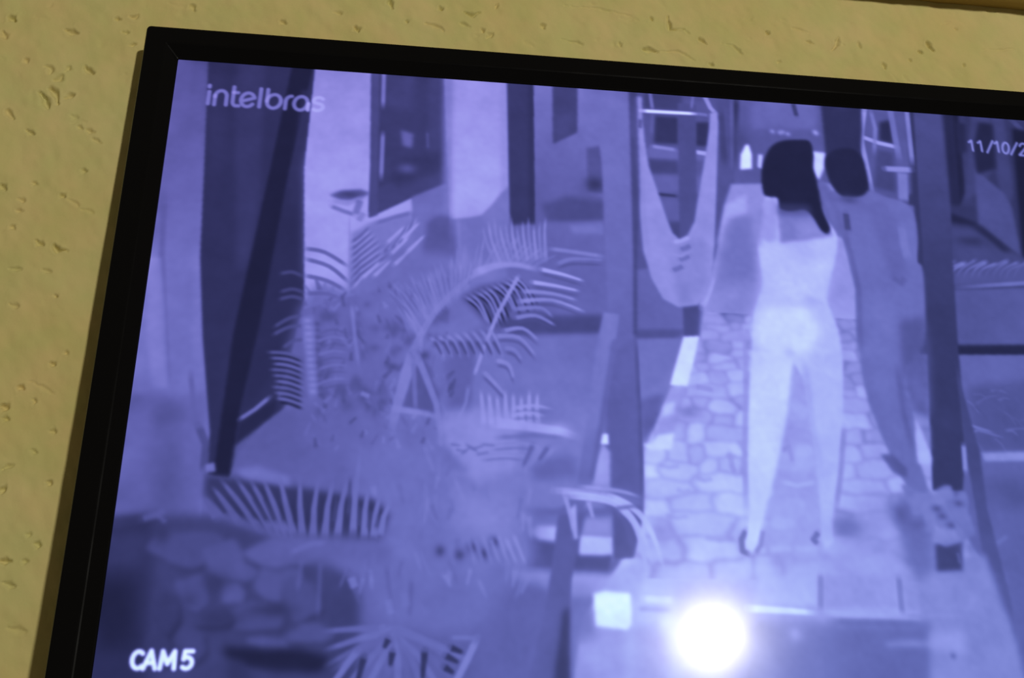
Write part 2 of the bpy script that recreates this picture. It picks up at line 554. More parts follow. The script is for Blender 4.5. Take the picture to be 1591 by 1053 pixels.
def stroke(pts, wpx, tn, bl=0.6, al=1.0, L=None, w1=None, sm=False, fade=0.16):
    """a brush stroke of width wpx photo pixels (tapering to w1)"""
    if sm and len(pts) > 2:
        pts = smooth_pts(pts, False, 4)
    c = cv(pts)
    sc = 0.74
    wa = wpx * sc / 2; wb = (w1 if w1 is not None else wpx) * sc / 2
    pad = int(max(wa, wb) + 2 * bl + 3)
    x0, y0 = np.maximum(np.floor(c.min(0)).astype(int) - pad, 0)
    x1, y1 = np.minimum(np.ceil(c.max(0)).astype(int) + pad + 1, (CW + 1, CH + 1))
    if x1 <= x0 or y1 <= y0:
        return
    X, Y = np.meshgrid(np.arange(x0, x1, dtype=float), np.arange(y0, y1, dtype=float))
    seg = np.hypot(*(c[1:] - c[:-1]).T); tot = max(seg.sum(), 1e-6); run = 0.0
    m = np.zeros(X.shape); e = 0.6 + 1.5 * bl
    for a, b, s in zip(c[:-1], c[1:], seg):
        ab = b - a
        t = np.clip(((X - a[0]) * ab[0] + (Y - a[1]) * ab[1]) / max(ab @ ab, 1e-9), 0, 1)
        d = np.hypot(X - a[0] - t * ab[0], Y - a[1] - t * ab[1])
        hw = wa + (wb - wa) * (run + t * s) / tot
        v = np.clip((hw + e * 0.5 - d) / e, 0, 1)
        v = v * v * (3 - 2 * v) * np.clip(hw / 0.45, 0, 1)
        if fade:
            g = (run + t * s) / tot
            v = v * np.clip(0.25 + g / fade, 0, 1) * np.clip((1.03 - g) / fade * .8, 0, 1)
        m = np.maximum(m, v)
        run += s
    comp(m, x0, y0, tn, al, L)


def blob(px, py, rx, ry, tn, al=0.7, L=None):
    c = cv([(px, py)])[0]; sx, sy = rx * 0.74, ry * 0.74
    x0, y0 = max(int(c[0] - 2.5 * sx), 0), max(int(c[1] - 2.5 * sy), 0)
    x1, y1 = min(int(c[0] + 2.5 * sx) + 2, CW + 1), min(int(c[1] + 2.5 * sy) + 2, CH + 1)
    if x1 <= x0 or y1 <= y0:
        return
    X, Y = np.meshgrid(np.arange(x0, x1), np.arange(y0, y1))
    m = np.exp(-(((X - c[0]) / sx) ** 2 + ((Y - c[1]) / sy) ** 2))
    comp(m, x0, y0, tn, al, L)


def arc(cx, cy, rx, ry, a0, a1, n=14, rot=0.0):
    r = []
    for k in range(n + 1):
        a = math.radians(a0 + (a1 - a0) * k / n)
        x, y = rx * math.cos(a), ry * math.sin(a)
        r.append((cx + x * math.cos(rot) - y * math.sin(rot), cy + x * math.sin(rot) + y * math.cos(rot)))
    return r


pr_ = random.Random(11)


def frond(rach, n, l0, l1, ang, tn, L, wd=3.0, droop=0.25, sides=(-1, 1), al=0.9, rw=4.0, t0=0.05, t1=1.0, jit=8, gap=None):
    """a feather palm leaf: midrib and leaflets on both sides"""
    R = smooth_pts(rach, False, 8)
    seg = np.hypot(*(R[1:] - R[:-1]).T); cum = np.concatenate([[0], np.cumsum(seg)]) / seg.sum()
    for k in range(n):
        t = t0 + (t1 - t0) * k / max(n - 1, 1)
        i = min(max(int(np.searchsorted(cum, t)) - 1, 0), len(R) - 2)
        f = (t - cum[i]) / max(cum[i + 1] - cum[i], 1e-9)
        p = R[i] + (R[i + 1] - R[i]) * f
        d = R[i + 1] - R[i]; a = math.atan2(d[1], d[0])
        ln = (l0 + (l1 - l0) * t) * (0.75 + 0.35 * math.sin(math.pi * min(1, 0.15 + t * 0.9))) * pr_.uniform(.88, 1.1)
        for s in sides:
            b = a + s * math.radians(ang * (1 - 0.35 * t) + pr_.uniform(-jit, jit))
            q1 = (p[0] + ln * .5 * math.cos(b), p[1] + ln * .5 * math.sin(b) + droop * ln * .12)
            q2 = (p[0] + ln * math.cos(b), p[1] + ln * math.sin(b) + droop * ln)
            if gap is not None:
                g = (6, 3)
                stroke([(p[0] + g[0], p[1] + g[1]), (q1[0] + g[0], q1[1] + g[1]), (q2[0] + g[0], q2[1] + g[1])], wd * 1.3, gap, .6, al * .7, L, wd * .4, True)
            stroke([tuple(p), q1, q2], wd, tn + pr_.uniform(-7, 7), .5, al, L, wd * .35, True)
    if rw:
        stroke(rach, rw, tn + 6, .6, al, L, rw * .5, True)


# --- names of the things seen in the picture
LW = lid('pictured_curtain', 'dark curtained doorway shown on the screen beside the lit wall')
L_WIN = lid('pictured_window', 'dark window in the white wall shown on the screen')
L_WIN2 = lid('pictured_window', 'small dark window shown on the screen behind the thick post')
L_DOOR = lid('pictured_door', 'narrow dark door shown on the screen between two white walls')
L_WALL = lid('pictured_wall', 'pale lit house wall shown on the screen behind the palm')
L_PATH = lid('pictured_path', 'pale stone path shown on the screen under the walkers')
L_ROCK = lid('pictured_rocks', 'rough rock edging shown on the screen above the caption')
L_HAM = lid('pictured_hammock', 'pale hammock hanging from a bar shown on the screen')
L_HAM2 = lid('pictured_hammock', 'bundled hammock ropes shown on the screen beside the dark post')
L_POST = lid('pictured_post', 'thick pale wooden post shown on the screen beside the hammock')
L_STRUT = lid('pictured_strut', 'long slanting wooden strut shown on the screen against the thick post')
L_POST2 = lid('pictured_post', 'dark wooden post shown on the screen beside the walkers')
L_STRUT2 = lid('pictured_strut', 'dark slanting strut shown on the screen below the dark post')
L_POST3 = lid('pictured_post', 'slim far post shown on the screen behind the hammock')
L_BRACE = lid('pictured_strut', 'black slanting strut shown on the screen across the curtained doorway')
L_PALM = lid('pictured_palm', 'large feathery palm shown on the screen in front of the pale wall')
L_PALM2 = lid('pictured_palm', 'low spreading palm fronds shown on the screen above the rocks')
L_PALM3 = lid('pictured_palm', 'small fan of palm leaves shown on the screen below the other palms')
L_PALM4 = lid('pictured_palm', 'pale drooping palm frond shown on the screen across the slanting strut')
L_W = lid('pictured_person', 'person with long dark hair in pale top and pale trousers shown from behind on the screen')
L_M = lid('pictured_person', 'person with short dark hair and one arm round the other walker on the screen')
L_PLANT = lid('pictured_plant', 'leafy potted plant shown on the screen at the foot of the dark post')
L_STEP = lid('pictured_step', 'pale step with a dark front shown on the screen behind the strut')
L_LOGO = lid('brand_lettering', 'pale rounded lettering reading intelbras')
L_CAP = lid('caption_lettering', 'white lettering reading CAM 5')
L_DATE = lid('date_lettering', 'thin pale lettering of the date stamp')

# --- far ground and terraces (large fields first)
poly([(100, 60), (2100, 160), (2100, 1250), (60, 1200)], 88, 0)
lab[:] = lid('pictured_terrace', 'dim paved terrace and garden bed shown on the screen round the palms')
poly([(975, 60), (1420, 90), (1440, 400), (1440, 1250), (975, 1250)], 88, 0, L=lid('pictured_courtyard', 'far courtyard shown on the screen behind the hammock and the walkers'))
poly([(1420, 90), (2100, 160), (2100, 1250), (1440, 1250), (1440, 400)], 88, 0, L=lid('pictured_garden', 'dark veranda and garden shown on the screen beyond the dark post'))
# left lit wall strip
poly([(270, 80), (324, 85), (317, 265), (311, 400), (315, 525), (326, 670), (316, 740), (312, 830), (160, 830)], 95, 1, grad=((290, 95, 74), (262, 400, 104)), L=L_WALL)
poly([(276, 92), (300, 92), (262, 330), (238, 380), (240, 300)], 86, 4, .5)
stroke([(256, 300), (251, 400), (257, 525), (262, 600)], 7, 84, 2.5, .8)
poly([(228, 400), (250, 400), (258, 500), (261, 603), (236, 603), (228, 520)], 118, 2.5, .8)
poly([(300, 380), (311, 380), (314, 560), (300, 560)], 112, 2.5, .6)
poly([(298, 585), (316, 585), (324, 670), (308, 668)], 104, 2, .7)
stroke([(296, 575), (303, 660), (312, 700)], 6, 78, 2, .7)
poly([(190, 620), (320, 610), (312, 835), (160, 835)], 86, 5, .8)
blob(252, 648, 22, 24, 74, .9); blob(213, 622, 16, 10, 80, .8)
blob(215, 700, 14, 60, 94, .8); blob(262, 750, 22, 50, 70, .8); blob(300, 690, 12, 40, 92, .7)
blob(195, 775, 20, 30, 78, .6)
stroke([(308, 660), (320, 690), (316, 735)], 9, 58, 2, .7)
# doorway with dark curtain
poly([(324, 85), (492, 96), (474, 260), (473, 460), (450, 560), (425, 640), (372, 700), (356, 742), (323, 737), (326, 670), (315, 525), (311, 400), (317, 265)], 41, 1.2, L=LW)
poly([(366, 90), (412, 94), (404, 300), (386, 420), (368, 420), (366, 250)], 50, 4, .8)
poly([(330, 90), (352, 90), (350, 240), (330, 300), (322, 200)], 46, 5, .6)
poly([(325, 92), (372, 95), (372, 118), (325, 116)], 36, 4, .5)
poly([(420, 300), (472, 290), (472, 470), (440, 560), (395, 620), (372, 640)], 37, 4, .8)
poly([(455, 97), (488, 99), (449, 265), (404, 500), (372, 640), (358, 738), (331, 738), (345, 640), (362, 520), (419, 265)], 25, 1.6, L=L_BRACE)
poly([(468, 140), (486, 140), (470, 265), (452, 330), (456, 265)], 42, 2.5, .7)
stroke([(371, 652), (396, 636), (421, 615)], 5, 108, 1, .9)
poly([(372, 658), (428, 620), (452, 618), (436, 640), (366, 692)], 32, 1.5, .9)
poly([(366, 692), (436, 638), (520, 625), (560, 760), (358, 742)], 82, 2, .9)
poly([(319, 722), (333, 718), (335, 732), (320, 734)], 112, 1.2, .9)

# white wall 1, window, white wall 2
poly([(491, 95), (578, 100), (577, 260), (572, 330), (640, 300), (640, 440), (545, 460), (473, 480), (473, 260)], 146, 1, L=L_WALL, grad=((520, 110, 128), (520, 280, 147)))
poly([(474, 260), (505, 150), (512, 330), (474, 440)], 140, 6, .6)
stroke([(543, 335), (543, 432)], 3, 128, 1, .6)
poly([(577, 100), (692, 108), (692, 286), (640, 308), (573, 338), (576, 260)], 52, 1.2, L=L_WIN)
poly([(578, 100), (590, 101), (587, 335), (574, 338)], 66, 1.5, .9)
poly([(600, 105), (645, 108), (640, 170), (600, 165)], 64, 5, .6)
poly([(665, 108), (690, 110), (690, 285), (668, 292)], 62, 3.5, .6)
poly([(590, 290), (690, 255), (690, 285), (576, 335)], 63, 3, .6)
poly([(610, 250), (688, 235), (686, 268), (610, 290)], 42, 5, .6)
stroke([(597, 104), (595, 168)], 5.5, 116, 1.2, .9, L_WIN); stroke([(595, 205), (592, 280)], 5.5, 112, 1.2, .9, L_WIN)
poly([(623, 202), (642, 208), (640, 230), (626, 226)], 92, 2.5, .95); blob(632, 262, 12, 8, 84, .8)
stroke([(664, 205), (665, 232)], 4, 74, 1.8, .8)
poly([(573, 342), (640, 308), (644, 330), (600, 352)], 146, 1.4, .95, L=L_WALL)
poly([(640, 306), (692, 285), (704, 300), (706, 470), (560, 470), (560, 420), (640, 340)], 100, 2.2, L=L_WALL)
poly([(690, 108), (790, 116), (790, 420), (700, 420), (695, 250)], 147, 1.2, L=L_WALL, grad=((740, 120, 134), (740, 260, 150)))
poly([(688, 108), (704, 109), (702, 340), (688, 330)], 110, 3.2, .75)
poly([(776, 115), (791, 116), (791, 300), (778, 300)], 126, 3, .6)
poly([(700, 340), (728, 338), (748, 334), (764, 318), (778, 300), (792, 288), (794, 430), (700, 430)], 108, 1.8, L=L_WALL)
poly([(664, 345), (676, 334), (702, 336), (712, 400), (700, 430), (650, 420)], 76, 3.5, .9)
stroke([(712, 340), (716, 420)], 4, 122, 2, .6)
blob(750, 390, 30, 40, 98, .6)
# narrow door
poly([(787, 116), (831, 120), (832, 350), (793, 352), (790, 260)], 50, 1.3, L=L_DOOR)
poly([(820, 118), (831, 120), (832, 350), (822, 350)], 40, 2.2, .6)
# far wall with small window
poly([(829, 119), (912, 124), (936, 126), (936, 300), (832, 350)], 106, 1, grad=((860, 140, 110), (860, 310, 84)), L=L_WALL)
poly([(858, 122), (898, 124), (897, 206), (859, 224)], 58, 1.6, L=L_WIN2)
poly([(862, 180), (890, 170), (890, 200), (862, 215)], 66, 5, .6)
poly([(900, 126), (985, 130), (985, 320), (912, 300)], 103, 3, .9)
poly([(911, 230), (938, 225), (938, 300), (912, 298)], 72, 2.5, .9)
blob(924, 286, 13, 12, 48, .9)
blob(880, 265, 14, 50, 92, .5)
poly([(840, 318), (880, 305), (938, 312), (938, 345), (850, 345)], 66, 4, .9)
# terraces between palm and post
poly([(790, 350), (940, 342), (945, 560), (780, 560)], 92, 3)
poly([(885, 350), (938, 346), (938, 364), (890, 362)], 112, 3, .9)
stroke([(852, 386), (890, 391), (941, 399)], 6, 122, 1.5, .95)
poly([(850, 396), (940, 404), (940, 480), (800, 490)], 90, 4, .8)
poly([(775, 500), (800, 492), (938, 488), (938, 518), (790, 520)], 63, 3.5, .95)
poly([(740, 524), (945, 520), (940, 790), (720, 790)], 100, 3, grad=((860, 530, 102), (860, 700, 112)))
# ground right of the post
poly([(985, 400), (1065, 395), (1064, 512), (985, 512)], 93, 2.5)
poly([(985, 512), (1064, 512), (1050, 528), (985, 526)], 72, 2.5, .9)
poly([(985, 527), (1064, 525), (1030, 640), (1000, 700), (985, 700)], 106, 2, grad=((1010, 540, 104), (1010, 620, 112)))
poly([(990, 622), (1030, 612), (1026, 660), (998, 684)], 84, 3.5, .9)
stroke([(988, 403), (1006, 407)], 7, 138, 1.2, .9)
# background seen through and around the hammock
poly([(978, 120), (1150, 130), (1150, 330), (1120, 400), (985, 420)], 76, 2)
poly([(1018, 180), (1054, 182), (1054, 224), (1016, 222)], 46, 2.5); poly([(1080, 190), (1102, 190), (1102, 228), (1080, 226)], 44, 2.5)
poly([(1000, 145), (1060, 148), (1060, 172), (1000, 168)], 58, 3)
poly([(1006, 228), (1110, 236), (1110, 250), (1006, 246)], 92, 2.5)
stroke([(1012, 227), (1052, 233)], 6, 122, 1.5); stroke([(1080, 236), (1100, 239)], 7, 158, 1.2)
poly([(1005, 247), (1054, 250), (1054, 270), (1008, 270)], 60, 3); poly([(1010, 272), (1100, 274), (1100, 300), (1014, 298)], 88, 3)
stroke([(1016, 301), (1054, 305)], 5, 48, 1.2); poly([(1020, 308), (1100, 308), (1092, 345), (1032, 345)], 84, 3)
poly([(1030, 345), (1085, 345), (1070, 376), (1048, 374)], 62, 3)
poly([(1053, 160), (1081, 162), (1083, 376), (1056, 376)], 70, 1.5, L=L_POST3)
poly([(1061, 470), (1087, 470), (1087, 523), (1062, 523)], 66, 1.6, L=L_POST3)
# far end of the path
poly([(1112, 130), (1150, 132), (1148, 300), (1130, 330), (1112, 380)], 72, 2)
stroke([(1120, 170), (1126, 260)], 9, 60, 2.5); stroke([(1136, 150), (1137, 265)], 4, 92, 1.5, .7)
stroke([(1145, 150), (1147, 262)], 9, 44, 2)
poly([(1150, 125), (1300, 135), (1300, 300), (1140, 300)], 80, 3)
poly([(1166, 150), (1270, 155), (1268, 200), (1168, 200)], 98, 5, .9); blob(1150, 215, 16, 26, 62, .8); blob(1188, 218, 14, 16, 78, .8)
stroke([(1232, 160), (1238, 182)], 7, 52, 2, .9)
for dx in (1200, 1212, 1224, 1216, 1266, 1268):
    blob(dx, 206 + (dx % 5) - 2, 4, 4, 140, .8)
poly([(1151, 240), (1158, 226), (1163, 224), (1168, 240), (1168, 262), (1150, 264)], 218, 1.8)
poly([(1178, 240), (1185, 240), (1184, 262), (1177, 260)], 190, 1.6, .9)
poly([(1262, 235), (1285, 238), (1280, 262), (1272, 280), (1262, 262)], 200, 2, .95)
poly([(1145, 266), (1190, 266), (1188, 290), (1145, 288)], 80, 3)

# --- stone path
path = [(1136, 286), (1200, 285), (1300, 285), (1450, 400), (1455, 760), (1525, 870), (1575, 1000), (1620, 1160), (880, 1160), (905, 960), (960, 880), (998, 800), (1000, 700), (1045, 600), (1088, 524), (1095, 465), (1116, 380), (1125, 320)]
poly(path, 150, 2, L=L_PATH, grad=((1150, 320, 132), (1080, 800, 170)))
poly([(1128, 318), (1160, 300), (1160, 330), (1130, 345), (1118, 376), (1113, 380)], 160, 3, .8)
poly([(1134, 338), (1172, 334), (1176, 440), (1110, 450), (1118, 390)], 104, 6, .85)
poly([(1100, 440), (1172, 430), (1168, 500), (1092, 520)], 122, 6, .8)
poly([(1094, 500), (1165, 490), (1165, 560), (1080, 580)], 138, 6, .6)
prs = random.Random(5)
seeds = []
y = 470.0
while y < 905:
    hrow = 12 + (y - 470) * 0.062
    x = 985 + prs.uniform(-20, 0)
    while x < 1490:
        wr = hrow * (1.1 + 2.2 * prs.random() ** 1.4)
        seeds.append((x + wr / 2, y + hrow * prs.uniform(-.34, .34), wr * .5, hrow * .5, prs.uniform(-1, 1)))
        x += wr
    y += hrow
sc_ = cv([(q[0], q[1]) for q in seeds])
X0, Y0 = np.floor(cv([(960, 480)])[0]).astype(int); X1, Y1 = np.ceil(cv([(1500, 905)])[0]).astype(int)
X0 = min(X0, int(cv([(960, 905)])[0][0])); X1 = max(X1, int(cv([(1500, 480)])[0][0]))
GX, GY = np.meshgrid(np.arange(X0, X1, dtype=float), np.arange(Y0, Y1, dtype=float))
WX = GX + 5 * (vnoise(GX / 11, GY / 9, 21) - .5); WY = GY + 4 * (vnoise(GX / 11, GY / 9, 22) - .5)
d1 = np.full(GX.shape, 9e9); d2 = d1.copy(); sv = np.zeros(GX.shape)
for (qx, qy, wx_, wy_, rv), (cx_, cy_) in zip(seeds, sc_):
    d = (np.abs((WX - cx_) / (wx_ * .74)) ** 3.4 + np.abs((WY - cy_) / (wy_ * .74)) ** 3.4) ** (1 / 3.4)
    near = d < d1
    d2 = np.where(near, d1, np.minimum(d2, d)); sv = np.where(near, rv, sv); d1 = np.where(near, d, d1)
joint = 1 - np.clip((d2 - d1) / .42, 0, 1)
stone = 14 * sv - 30 * joint ** 1.3 + 5
pm = np.zeros(tone.shape)
keep_t, keep_l = tone.copy(), lab.copy()
tone[:] = 0.0
poly([(1000, 700), (1045, 600), (1088, 524), (1100, 480), (1450, 480), (1460, 760), (1500, 905), (960, 905), (998, 800)], 1.0, 4)
pm = np.clip(tone, 0, 1); tone[:] = keep_t; lab[:] = keep_l
sl_ = (slice(Y0, Y1), slice(X0, X1))
wash = -np.maximum(0, GX - cv([(1140, 700)])[0][0]) * .10
tone[sl_] += (blur(stone, 1.5) * (0.7 + 0.5 * vnoise(GX / 30, GY / 24, 23)) + wash) * pm[sl_]
for sx, sy, sw in ((1118, 835, 26), (1052, 800, 20), (1040, 722, 18), (1095, 742, 14), (1062, 760, 12), (1136, 706, 10)):
    stroke([(sx - sw, sy), (sx, sy + 4), (sx + sw, sy + 1)], 6, 138, 2.5, .6)
stroke([(1133, 700), (1138, 725), (1144, 738)], 7, 136, 2.2, .7)
blob(1025, 825, 16, 18, 122, .8); blob(1325, 820, 26, 14, 100, .7); blob(1345, 845, 40, 10, 142, .6)
# dark tonal wash to the right of the walkers' feet
poly([(1310, 790), (1460, 760), (1460, 900), (1300, 900)], 122, 14, .55)
# white kerb stones
poly([(1062, 523), (1087, 522), (1078, 560), (1068, 600), (1041, 598), (1050, 565)], 198, 1.4, L=L_PATH)
poly([(1041, 600), (1068, 602), (1056, 640), (1044, 682), (1016, 684), (1030, 640)], 140, 2, .9)
poly([(1032, 628), (1050, 624), (1046, 642), (1028, 648)], 182, 2.5, .9)
poly([(998, 690), (1012, 688), (1022, 676), (1048, 672), (1044, 698), (1010, 699)], 194, 2, .95)
stroke([(1080, 600), (1110, 606)], 7, 128, 2, .7); blob(1072, 640, 16, 10, 118, .8)
stroke([(1090, 478), (1100, 455), (1108, 428)], 9, 150, 1.5, .9)

# --- right background
poly([(1335, 150), (1720, 165), (2100, 190), (2100, 560), (1430, 545), (1420, 320), (1335, 300)], 46, 2)
poly([(1475, 170), (1500, 172), (1512, 320), (1492, 320)], 52, 3); poly([(1478, 172), (1488, 172), (1500, 300), (1490, 320)], 28, 2)
poly([(1508, 178), (1538, 180), (1545, 260), (1520, 300), (1500, 310)], 58, 3)
poly([(1484, 190), (1500, 192), (1502, 235), (1490, 240)], 34, 3)
poly([(1540, 182), (1560, 184), (1575, 300), (1562, 330), (1548, 270)], 58, 3)
poly([(1514, 262), (1560, 300), (1572, 322), (1588, 400), (1520, 350)], 70, 2.5)
poly([(1520, 190), (1542, 192), (1548, 262), (1518, 270), (1512, 230)], 30, 3)
stroke([(1570, 185), (1591, 205), (1640, 250)], 9, 64, 2, .8)
poly([(1572, 200), (1680, 210), (1690, 420), (1590, 405)], 22, 3)
poly([(1475, 330), (1515, 345), (1520, 352), (1475, 345)], 30, 3); poly([(1472, 350), (1510, 355), (1600, 405), (1600, 440), (1440, 430)], 62, 4)
poly([(1510, 350), (1525, 350), (1572, 390), (1560, 392)], 34, 3.5, .9); blob(1510, 375, 20, 8, 40, .7)
for k in range(13):
    x = 1442 + k * 11
    stroke([(x + 26 + (k % 3) * 5, 403 + (k % 4) * 2), (x + 8, 418), (x, 432)], 5, 96 + (k % 4) * 7, 1.2, .8, None, 2, True)
poly([(1470, 425), (1600, 408), (2100, 400), (2100, 440), (1480, 446)], 78, 3, .8)
stroke([(1482, 448), (1540, 443), (1620, 438), (2100, 425)], 6, 104, 1.5, .9)
poly([(1480, 450), (2100, 432), (2100, 535), (1480, 535)], 72, 2, grad=((1500, 455, 76), (1590, 530, 82)))
poly([(1425, 536), (1500, 538), (2100, 530), (2100, 552), (1500, 551), (1430, 550)], 32, 1.6)
poly([(1488, 554), (2100, 552), (2100, 640), (1500, 615)], 92, 2)
poly([(1505, 600), (1560, 592), (2100, 590), (2100, 712), (1510, 700)], 74, 6, .95)
for k in range(26):
    x, yy = 1530 + pr_.uniform(-30, 130), 620 + pr_.uniform(-14, 60)
    a = pr_.uniform(-0.5, 0.9); ln = pr_.uniform(18, 45)
    stroke([(x, yy), (x + ln * .5 * math.cos(a), yy + ln * .5 * math.sin(a) - 4), (x + ln * math.cos(a), yy + ln * math.sin(a))], 4, 80 + pr_.uniform(-12, 16), 1.4, .7, None, 1.5, True)
stroke([(1483, 660), (1505, 660), (1545, 672)], 5, 112, 1.4, .9, None, 2); stroke([(1494, 676), (1520, 668), (1560, 680)], 4, 104, 1.4, .8, None, 2)
poly([(1525, 703), (1570, 702), (2100, 690), (2100, 712), (1530, 717)], 134, 2, .95)
poly([(1528, 720), (2100, 715), (2100, 960), (1560, 960), (1540, 800)], 90, 3)
blob(1570, 765, 50, 26, 72, .8); blob(1580, 850, 40, 30, 84, .7)
poly([(1552, 960), (2100, 950), (2100, 1200), (1600, 1200)], 86, 5)
stroke([(1548, 845), (1566, 832)], 5, 100, 2, .7)

# second hammock bundle
poly([(1335, 150), (1410, 155), (1416, 300), (1400, 312), (1350, 300), (1340, 250)], 80, 2.5, .95, L=L_HAM2)
poly([(1366, 190), (1384, 186), (1388, 224), (1366, 218)], 34, 3, .95); poly([(1362, 232), (1388, 236), (1392, 300), (1358, 290)], 60, 3, .9)
stroke([(1344, 160), (1338, 212), (1345, 250), (1356, 302)], 9, 142, 1.6, .95, L_HAM2, 7, True)
stroke([(1338, 212), (1365, 222), (1396, 229)], 7, 150, 1.2, .95, L_HAM2)
stroke([(1352, 170), (1360, 200), (1358, 240)], 6, 116, 2, .8, L_HAM2)
stroke([(1382, 165), (1390, 210), (1398, 250)], 9, 110, 2, .8, L_HAM2); stroke([(1408, 165), (1414, 220), (1418, 258)], 7, 126, 1.4, .9, L_HAM2)
stroke([(1374, 262), (1418, 264)], 9, 134, 1.6, .9, L_HAM2); stroke([(1402, 266), (1404, 316)], 15, 118, 2.5, .9, L_HAM2)
# dark trunk above the second walker's head
poly([(1274, 150), (1337, 153), (1340, 200), (1336, 262), (1285, 262), (1280, 210)], 42, 2.2)

# --- dark post and strut on the right
poly([(1418, 155), (1466, 158), (1476, 300), (1482, 430), (1490, 560), (1500, 690), (1496, 762), (1449, 762), (1442, 600), (1436, 430), (1427, 300)], 56, 1.4, L=L_POST2, grad=((1440, 200, 68), (1460, 480, 50)))
poly([(1462, 165), (1480, 167), (1492, 318), (1478, 320)], 30, 3, .8)
poly([(1482, 520), (1490, 560), (1504, 690), (1500, 640)], 50, 1.5, L=L_POST2)
poly([(1484, 560), (1494, 600), (1522, 700), (1534, 790), (1570, 930), (1600, 1120), (1550, 1120), (1536, 930), (1516, 790), (1500, 700)], 66, 1.4, L=L_STRUT2, grad=((1500, 700, 62), (1560, 1000, 84)))
stroke([(1497, 690), (1500, 735)], 6, 140, 1.5, .8)

# --- hammock
ham = [(985, 150), (982, 200), (988, 260), (994, 320), (1000, 390), (1012, 432), (1030, 464), (1054, 477), (1084, 474), (1096, 464), (1106, 436), (1110, 380), (1113, 300), (1116, 190), (1114, 174), (1103, 176), (1102, 200), (1097, 235), (1086, 300), (1079, 344), (1068, 366), (1057, 373), (1045, 362), (1034, 334), (1020, 292), (1008, 258), (1001, 215), (998, 185), (997, 150)]
poly(ham, 134, 1.5, L=L_HAM)
poly([(983, 165), (992, 165), (1000, 300), (1012, 400), (1004, 400), (990, 300)], 126, 2.5, .7)
poly([(1040, 372), (1056, 380), (1080, 360), (1100, 380), (1100, 440), (1060, 470), (1046, 430)], 124, 4, .8)
stroke([(1046, 376), (1058, 374), (1072, 368)], 6, 150, 1.8, .9, L_HAM)
for (x, yy) in ((1066, 388), (1064, 404), (1054, 420)):
    stroke([(x - 9, yy), (x, yy - 3), (x + 8, yy - 7)], 7, 98, 2, .85)
stroke([(1045, 395), (1058, 398), (1074, 390)], 4, 136, 1.6, .7)
poly([(1046, 436), (1072, 440), (1070, 470), (1056, 470)], 116, 5, .7)
stroke([(995, 185), (994, 200)], 6, 70, 1.5, .8)
stroke([(1008, 130), (1014, 172)], 5, 112, 1.5, .9, L_HAM); stroke([(1014, 176), (1012, 210)], 5, 88, 2, .7)
stroke([(1078, 140), (1074, 170)], 4, 110, 1.5, .7, L_HAM); stroke([(1090, 140), (1104, 168), (1114, 178)], 7, 138, 1.5, .9, L_HAM)
stroke([(995, 172), (1086, 177)], 6, 214, .8, 1, L_HAM, 5)
stroke([(1086, 177), (1100, 179)], 5, 120, 1.5, .7)

# --- thick post with slanting strut
poly([(916, 120), (977, 124), (982, 260), (984, 400), (987, 525), (996, 700), (1000, 800), (985, 866), (953, 866), (950, 800), (945, 620), (944, 480), (941, 400), (936, 260)], 100, 1.4, L=L_POST, grad=((960, 300, 103), (970, 700, 86)))
poly([(976, 124), (989, 126), (994, 300), (990, 400), (990, 520), (984, 520), (984, 400), (980, 260)], 62, 1.8, .9)
stroke([(987, 520), (993, 640), (998, 780)], 6, 70, 1.4, .9)
poly([(960, 540), (986, 525), (994, 660), (996, 790), (950, 790), (940, 640)], 86, 2.5, .8)
# pale step and light behind the strut
poly([(770, 800), (960, 800), (960, 870), (760, 880)], 118, 4, .6)
poly([(818, 834), (832, 822), (950, 846), (950, 864), (945, 890), (818, 880)], 74, 1.5, L=L_STEP)
poly([(820, 826), (836, 816), (872, 818), (868, 842), (838, 838)], 166, 2.5, .95, L=L_STEP)
poly([(898, 830), (952, 834), (952, 862), (900, 862)], 174, 2, .95, L=L_STEP)
poly([(902, 805), (950, 805), (950, 832), (902, 830)], 136, 3, .85)
poly([(952, 792), (966, 806), (984, 866), (954, 868)], 80, 1.6, L=L_POST)
poly([(790, 886), (950, 892), (985, 870), (1010, 870), (990, 930), (870, 925), (800, 900)], 152, 4, .9)
poly([(855, 900), (920, 905), (920, 1160), (820, 1160)], 110, 6, .6)
poly([(905, 970), (978, 975), (968, 1160), (880, 1160)], 140, 5, .9)
poly([(885, 960), (920, 925), (925, 990), (890, 1000)], 112, 5, .8)
poly([(922, 922), (940, 918), (980, 922), (982, 970), (975, 978), (926, 972)], 226, 2, .97, L=L_PATH)
poly([(984, 975), (1040, 978), (1050, 1160), (970, 1160)], 136, 6, .8)
stroke([(1000, 930), (1030, 932), (1050, 932)], 8, 196, 2.5, .85); stroke([(990, 945), (1046, 948)], 6, 140, 2.5, .8)
poly([(1020, 960), (1050, 950), (1050, 990), (1034, 980)], 190, 5, .8)
poly([(921, 758), (926, 720), (936, 690), (948, 702), (948, 762)], 146, 2, .95)
poly([(931, 674), (945, 674), (946, 690), (932, 690)], 206, 1.2)
poly([(938, 485), (963, 488), (957, 525), (938, 660), (920, 745), (905, 800), (888, 900), (884, 960), (884, 1160), (800, 1160), (822, 1050), (844, 960), (857, 890), (868, 800), (898, 745), (910, 660), (929, 525)], 108, 1.4, L=L_STRUT, grad=((935, 620, 110), (870, 880, 84)))
poly([(950, 530), (958, 525), (939, 660), (921, 748), (916, 742), (932, 650)], 82, 2, .7)
poly([(868, 800), (912, 795), (886, 900), (884, 1160), (800, 1160), (822, 1050), (844, 960), (857, 890)], 82, 2, .8)
poly([(874, 950), (884, 940), (886, 1160), (852, 1160), (862, 1040)], 50, 3, .9)
poly([(884, 792), (895, 782), (898, 836), (892, 838)], 158, 1.5, .9)

